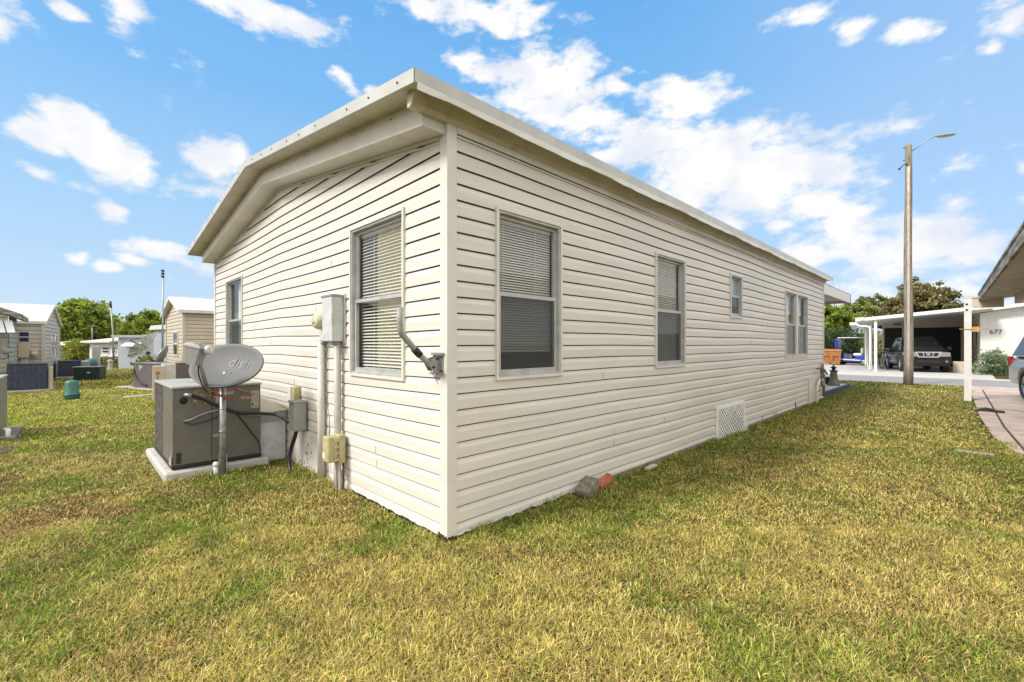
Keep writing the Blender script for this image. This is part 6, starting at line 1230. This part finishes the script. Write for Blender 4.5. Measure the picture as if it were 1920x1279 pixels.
# ------------------------------------------------------------------ lawn
def lawn():
    r = np.random.default_rng(5)
    def sample(n, dmin, dmax, pw):
        # rejection by depth so that the blades thin out with distance
        u = r.random(n); D = (dmin**(1-pw)+u*(dmax**(1-pw)-dmin**(1-pw)))**(1/(1-pw)) if pw != 1 else dmin*(dmax/dmin)**u
        lat = (r.random(n)*2-1)*1.24*D
        x = CAM.x+FW.x*D+RT.x*lat; y = CAM.y+FW.y*D+RT.y*lat; return x, y, D
    def ok(x, y):
        k = ~((x > HX0-.05) & (x < .022) & (y > -.028) & (y < HY1+.03))
        k &= ~((x > HX0) & (x < -.015) & (y > HY1) & (y < 15.9))
        k &= ~((x > -4.67) & (x < -3.10) & (y > -1.24) & (y < -.24)); k &= ~((x > -4.4) & (x < -3.22) & (y > -.3) & (y < 0)); k &= y < 19.35+.05*np.sin(x*7)
        e_ = fbm(x, y, 5.0, 90, 3); k &= x < drive_left(y)+(e_-.5)*.28
        k &= ~((x < at(-40, 6.5).x+1.4) & (y < at(10, 6.5).y+.14) & (x > -8.2) & (y < -4.2) & (x < -5.0))
        k &= ~((x < -19.05) & (y > 1.3)); k &= ~((x < B2.x-.0) & (y < B2.y)); k &= ~((x < B1.x) & (y < B1.y))
        return k
    def patch(x, y):
        g = .55*fbm(x, y, .9, 20, 5)+.45*fbm(x+3, y-5, 3.2, 40, 4); br = 1-2*np.abs(fbm(x*.8+y*.6+7, (y*.8-x*.6)*1.7, .55, 60, 5)-.5)
        yel = np.clip((g-.37)/.20, 0, 1)
        grn = .38*np.exp(-(((x+1.2)/1.6)**2+((y+2.2)/1.0)**2))+.30*np.exp(-(((x-3.4)/1.1)**2+((y-2.2)/1.6)**2))+.35*np.exp(-(((x+5.5)/2.0)**2+((y+3.2)/1.4)**2))
        yel = np.clip(yel-grn, 0, 1)
        # greener strip at the foot of the long wall and the far lawn at left; bleached middle
        strip = np.exp(-((np.maximum(x, 0))/.55)**2)*(y > .3)*(x > -.1)
        yel = np.clip(yel-.85*strip, 0, 1)
        far = np.clip((-x-6.5)/3.0, 0, 1); yel = yel*(1-.45*far)
        mid = np.exp(-(((x-2.4)/2.0)**2+((y-1.9)/2.4)**2)); yel = np.clip(yel+.35*mid, 0, 1)
        fine = fbm(x, y, 4.5, 70, 3); brown = np.clip((br-.80)/.14, 0, 1)*np.clip((fine-.30)/.25, 0, 1)*.8
        zone = np.exp(-(((x+3.2)/2.6)**2+((y+2.5)/1.0)**2)); brown = np.clip(brown*(.32+1.6*zone)+.70*zone*np.clip((fine-.48)/.12, 0, 1), 0, .95)
        brown *= (1-strip)*(1-.7*far)
        return yel, brown
    V = []; C = []; T = []; nv = 0; loops = []; starts = []; 
    batches = ((250000, 1.4, 3.4, 0.35, .016, .050, .0024, .0046), (240000, 3.2, 6.5, .75, .018, .044, .0036, .0062), (260000, 6.0, 14, 1.0, .024, .050, .007, .012), (130000, 13, 32, 1.3, .03, .055, .016, .030))
    cos, cols = [], []
    for (n, d0, d1, pw, h0, h1, w0, w1) in batches:
        x, y, D = sample(n, d0, d1, pw-.5 if pw > .6 else pw); k = ok(x, y); x, y = x[k], y[k]; n = len(x)
        if n < 0: pass
        yel, brown = patch(x, y); thin = r.random(n) > brown*.35; x, y, yel, brown = x[thin], y[thin], yel[thin], brown[thin]; n = len(x)
        near = ((np.abs(x-.06) < .06) & (y > .2) & (y < 11.8)) | ((np.abs(y+.07) < .05) & (x < -1.4) & (x > -7)) | ((np.abs(x+3.03) < .05) & (y > -1.3) & (y < -.1))
        hgt = (h0+(h1-h0)*r.random(n)**1.3)*(1-.30*brown)*(.55+.9*fbm(x, y, 7.0, 110, 2))*np.where(near & (vnoise(x, y, 4.0, 77) > .45), 1.9, 1.0); wd = w0+(w1-w0)*r.random(n)
        th = r.random(n)*2*np.pi; lean = .95+.75*r.random(n); lean = np.where(r.random(n) < .12, .45, lean)
        dx, dy = np.cos(th), np.sin(th); sx, sy = -dy, dx
        twist = r.normal(size=n)*.5; sx2, sy2 = np.cos(th+np.pi/2+twist), np.sin(th+np.pi/2+twist)
        base = np.stack([x, y, np.full(n, -.002)], 1)+np.stack([np.zeros(n), np.zeros(n), r.random(n)*.006], 1)
        S1 = np.stack([sx2*wd/2, sy2*wd/2, np.zeros(n)], 1)
        mid = base+np.stack([dx*hgt*np.sin(lean*.6)*.55, dy*hgt*np.sin(lean*.6)*.55, hgt*np.cos(lean*.6)*.55], 1)
        tip = mid+np.stack([dx*hgt*np.sin(lean)*.6, dy*hgt*np.sin(lean)*.6, hgt*np.cos(lean)*.55], 1)
        P_ = np.stack([base-S1*.7, base+S1*.7, mid+S1, mid-S1, tip], 1)       # n,5,3
        # colour of each blade
        u = r.random(n); u2 = r.random(n)[:, None]; q = np.clip(yel+r.normal(size=n)*.28, 0, 1)[:, None]
        green = np.array([.10, .19, .018])*(1-u2)+np.array([.26, .34, .045])*u2
        yellow = np.array([.38, .375, .075])*(1-u2)+np.array([.62, .55, .20])*u2
        straw = np.array([.68, .56, .30])*(1-u2)+np.array([.50, .34, .16])*u2
        brn = np.array([.50, .32, .15])*(1-u2)+np.array([.30, .18, .08])*u2
        farg = np.clip((-x-5.5)/4.0, 0, 1)[:, None]; green = green*(1+.75*farg*np.array([1.4, 1, .0])); col = green*(1-q)+yellow*q; ms = (u < .07+.22*yel+.05)[:, None]; col = np.where(ms, straw, col); mbn = (r.random(n) < brown*.85)[:, None]; col = np.where(mbn, np.where(r.random((n, 1)) < .35, straw*.85, brn), col)
        col *= np.array([1.14, 1.11, .96])*((.40+1.15*r.random(n)**1.15)*(.72+.56*fbm(x, y, 11.0, 130, 2)))[:, None]
        cos.append(P_.reshape(-1, 3)); cols.append(np.repeat(col, 2, axis=0))
    co = np.concatenate(cos); col = np.concatenate(cols); nb_ = len(co)//5
    me = bpy.data.meshes.new('grass'); me.vertices.add(len(co)); me.vertices.foreach_set('co', co.astype(np.float32).reshape(-1))
    b0 = (np.arange(nb_)*5)[:, None]; lp = np.concatenate([b0+np.array([0, 1, 2, 3]), b0+np.array([3, 2, 4])], 1).reshape(-1)
    me.loops.add(7*nb_); me.loops.foreach_set('vertex_index', lp.astype(np.int32)); me.polygons.add(2*nb_)
    ls = (np.arange(nb_)*7)[:, None]+np.array([0, 4]); me.polygons.foreach_set('loop_start', ls.reshape(-1).astype(np.int32)); me.update(calc_edges=False)
    a = me.attributes.new('bladecol', 'FLOAT_COLOR', 'FACE'); a.data.foreach_set('color', np.concatenate([col, np.ones((len(col), 1))], 1).astype(np.float32).reshape(-1))
    m = bpy.data.materials.new('grass_blade'); m.use_nodes = True; t = m.node_tree; b = t.nodes['Principled BSDF']; o = t.nodes['Material Output']
    an = N(t, 'ShaderNodeAttribute', attribute_name='bladecol'); t.links.new(an.outputs['Color'], b.inputs['Base Color']); b.inputs['Roughness'].default_value = .55; b.inputs['Specular IOR Level'].default_value = .3
    tl = N(t, 'ShaderNodeBsdfTranslucent'); t.links.new(an.outputs['Color'], tl.inputs[0]); mx_ = N(t, 'ShaderNodeMixShader'); mx_.inputs[0].default_value = .3
    t.links.new(b.outputs[0], mx_.inputs[1]); t.links.new(tl.outputs[0], mx_.inputs[2]); t.links.new(mx_.outputs[0], o.inputs[0]); me.materials.append(m)
    ob = bpy.data.objects.new('grass', me); S.collection.objects.link(ob); tag(ob, 'patchy green and straw-coloured lawn grass', 'grass', kind='stuff')
lawn()
# dead leaves and bits of straw lying on the lawn
r = np.random.default_rng(9); mb = MB()
for k in range(300):
    D = 1.9+7*r.random()**1.3; p = at(CX+F*(r.random()*2-1)*1.1, D)
    if (p.x < .05 and p.y > -.04) or p.x > drive_left(p.y)-.1 or (-4.7 < p.x < -3 and p.y > -1.35): continue
    a = r.random()*6.28; l_ = .006+.012*r.random(); w_ = l_*(.25+.4*r.random()); d_ = Vector((math.cos(a), math.sin(a), r.normal()*.25)); n_ = Vector((-math.sin(a), math.cos(a), r.normal()*.3)); p.z = .024+.010*r.random(); mb.m = int(r.integers(0, 3))
    mb.add([p-d_*l_, p+n_*w_, p+d_*l_, p-n_*w_], [(0, 1, 2, 3)])
tag(mb.build('dead_leaves', [mat('leaf_litter', (.34, .19, .09), .8, var=.3), mat('pale_litter', (.42, .33, .20), .8, var=.2), mat('dark_litter', (.13, .08, .05), .8, var=.3)]), 'dead leaves scattered over the lawn', 'leaves', kind='stuff')
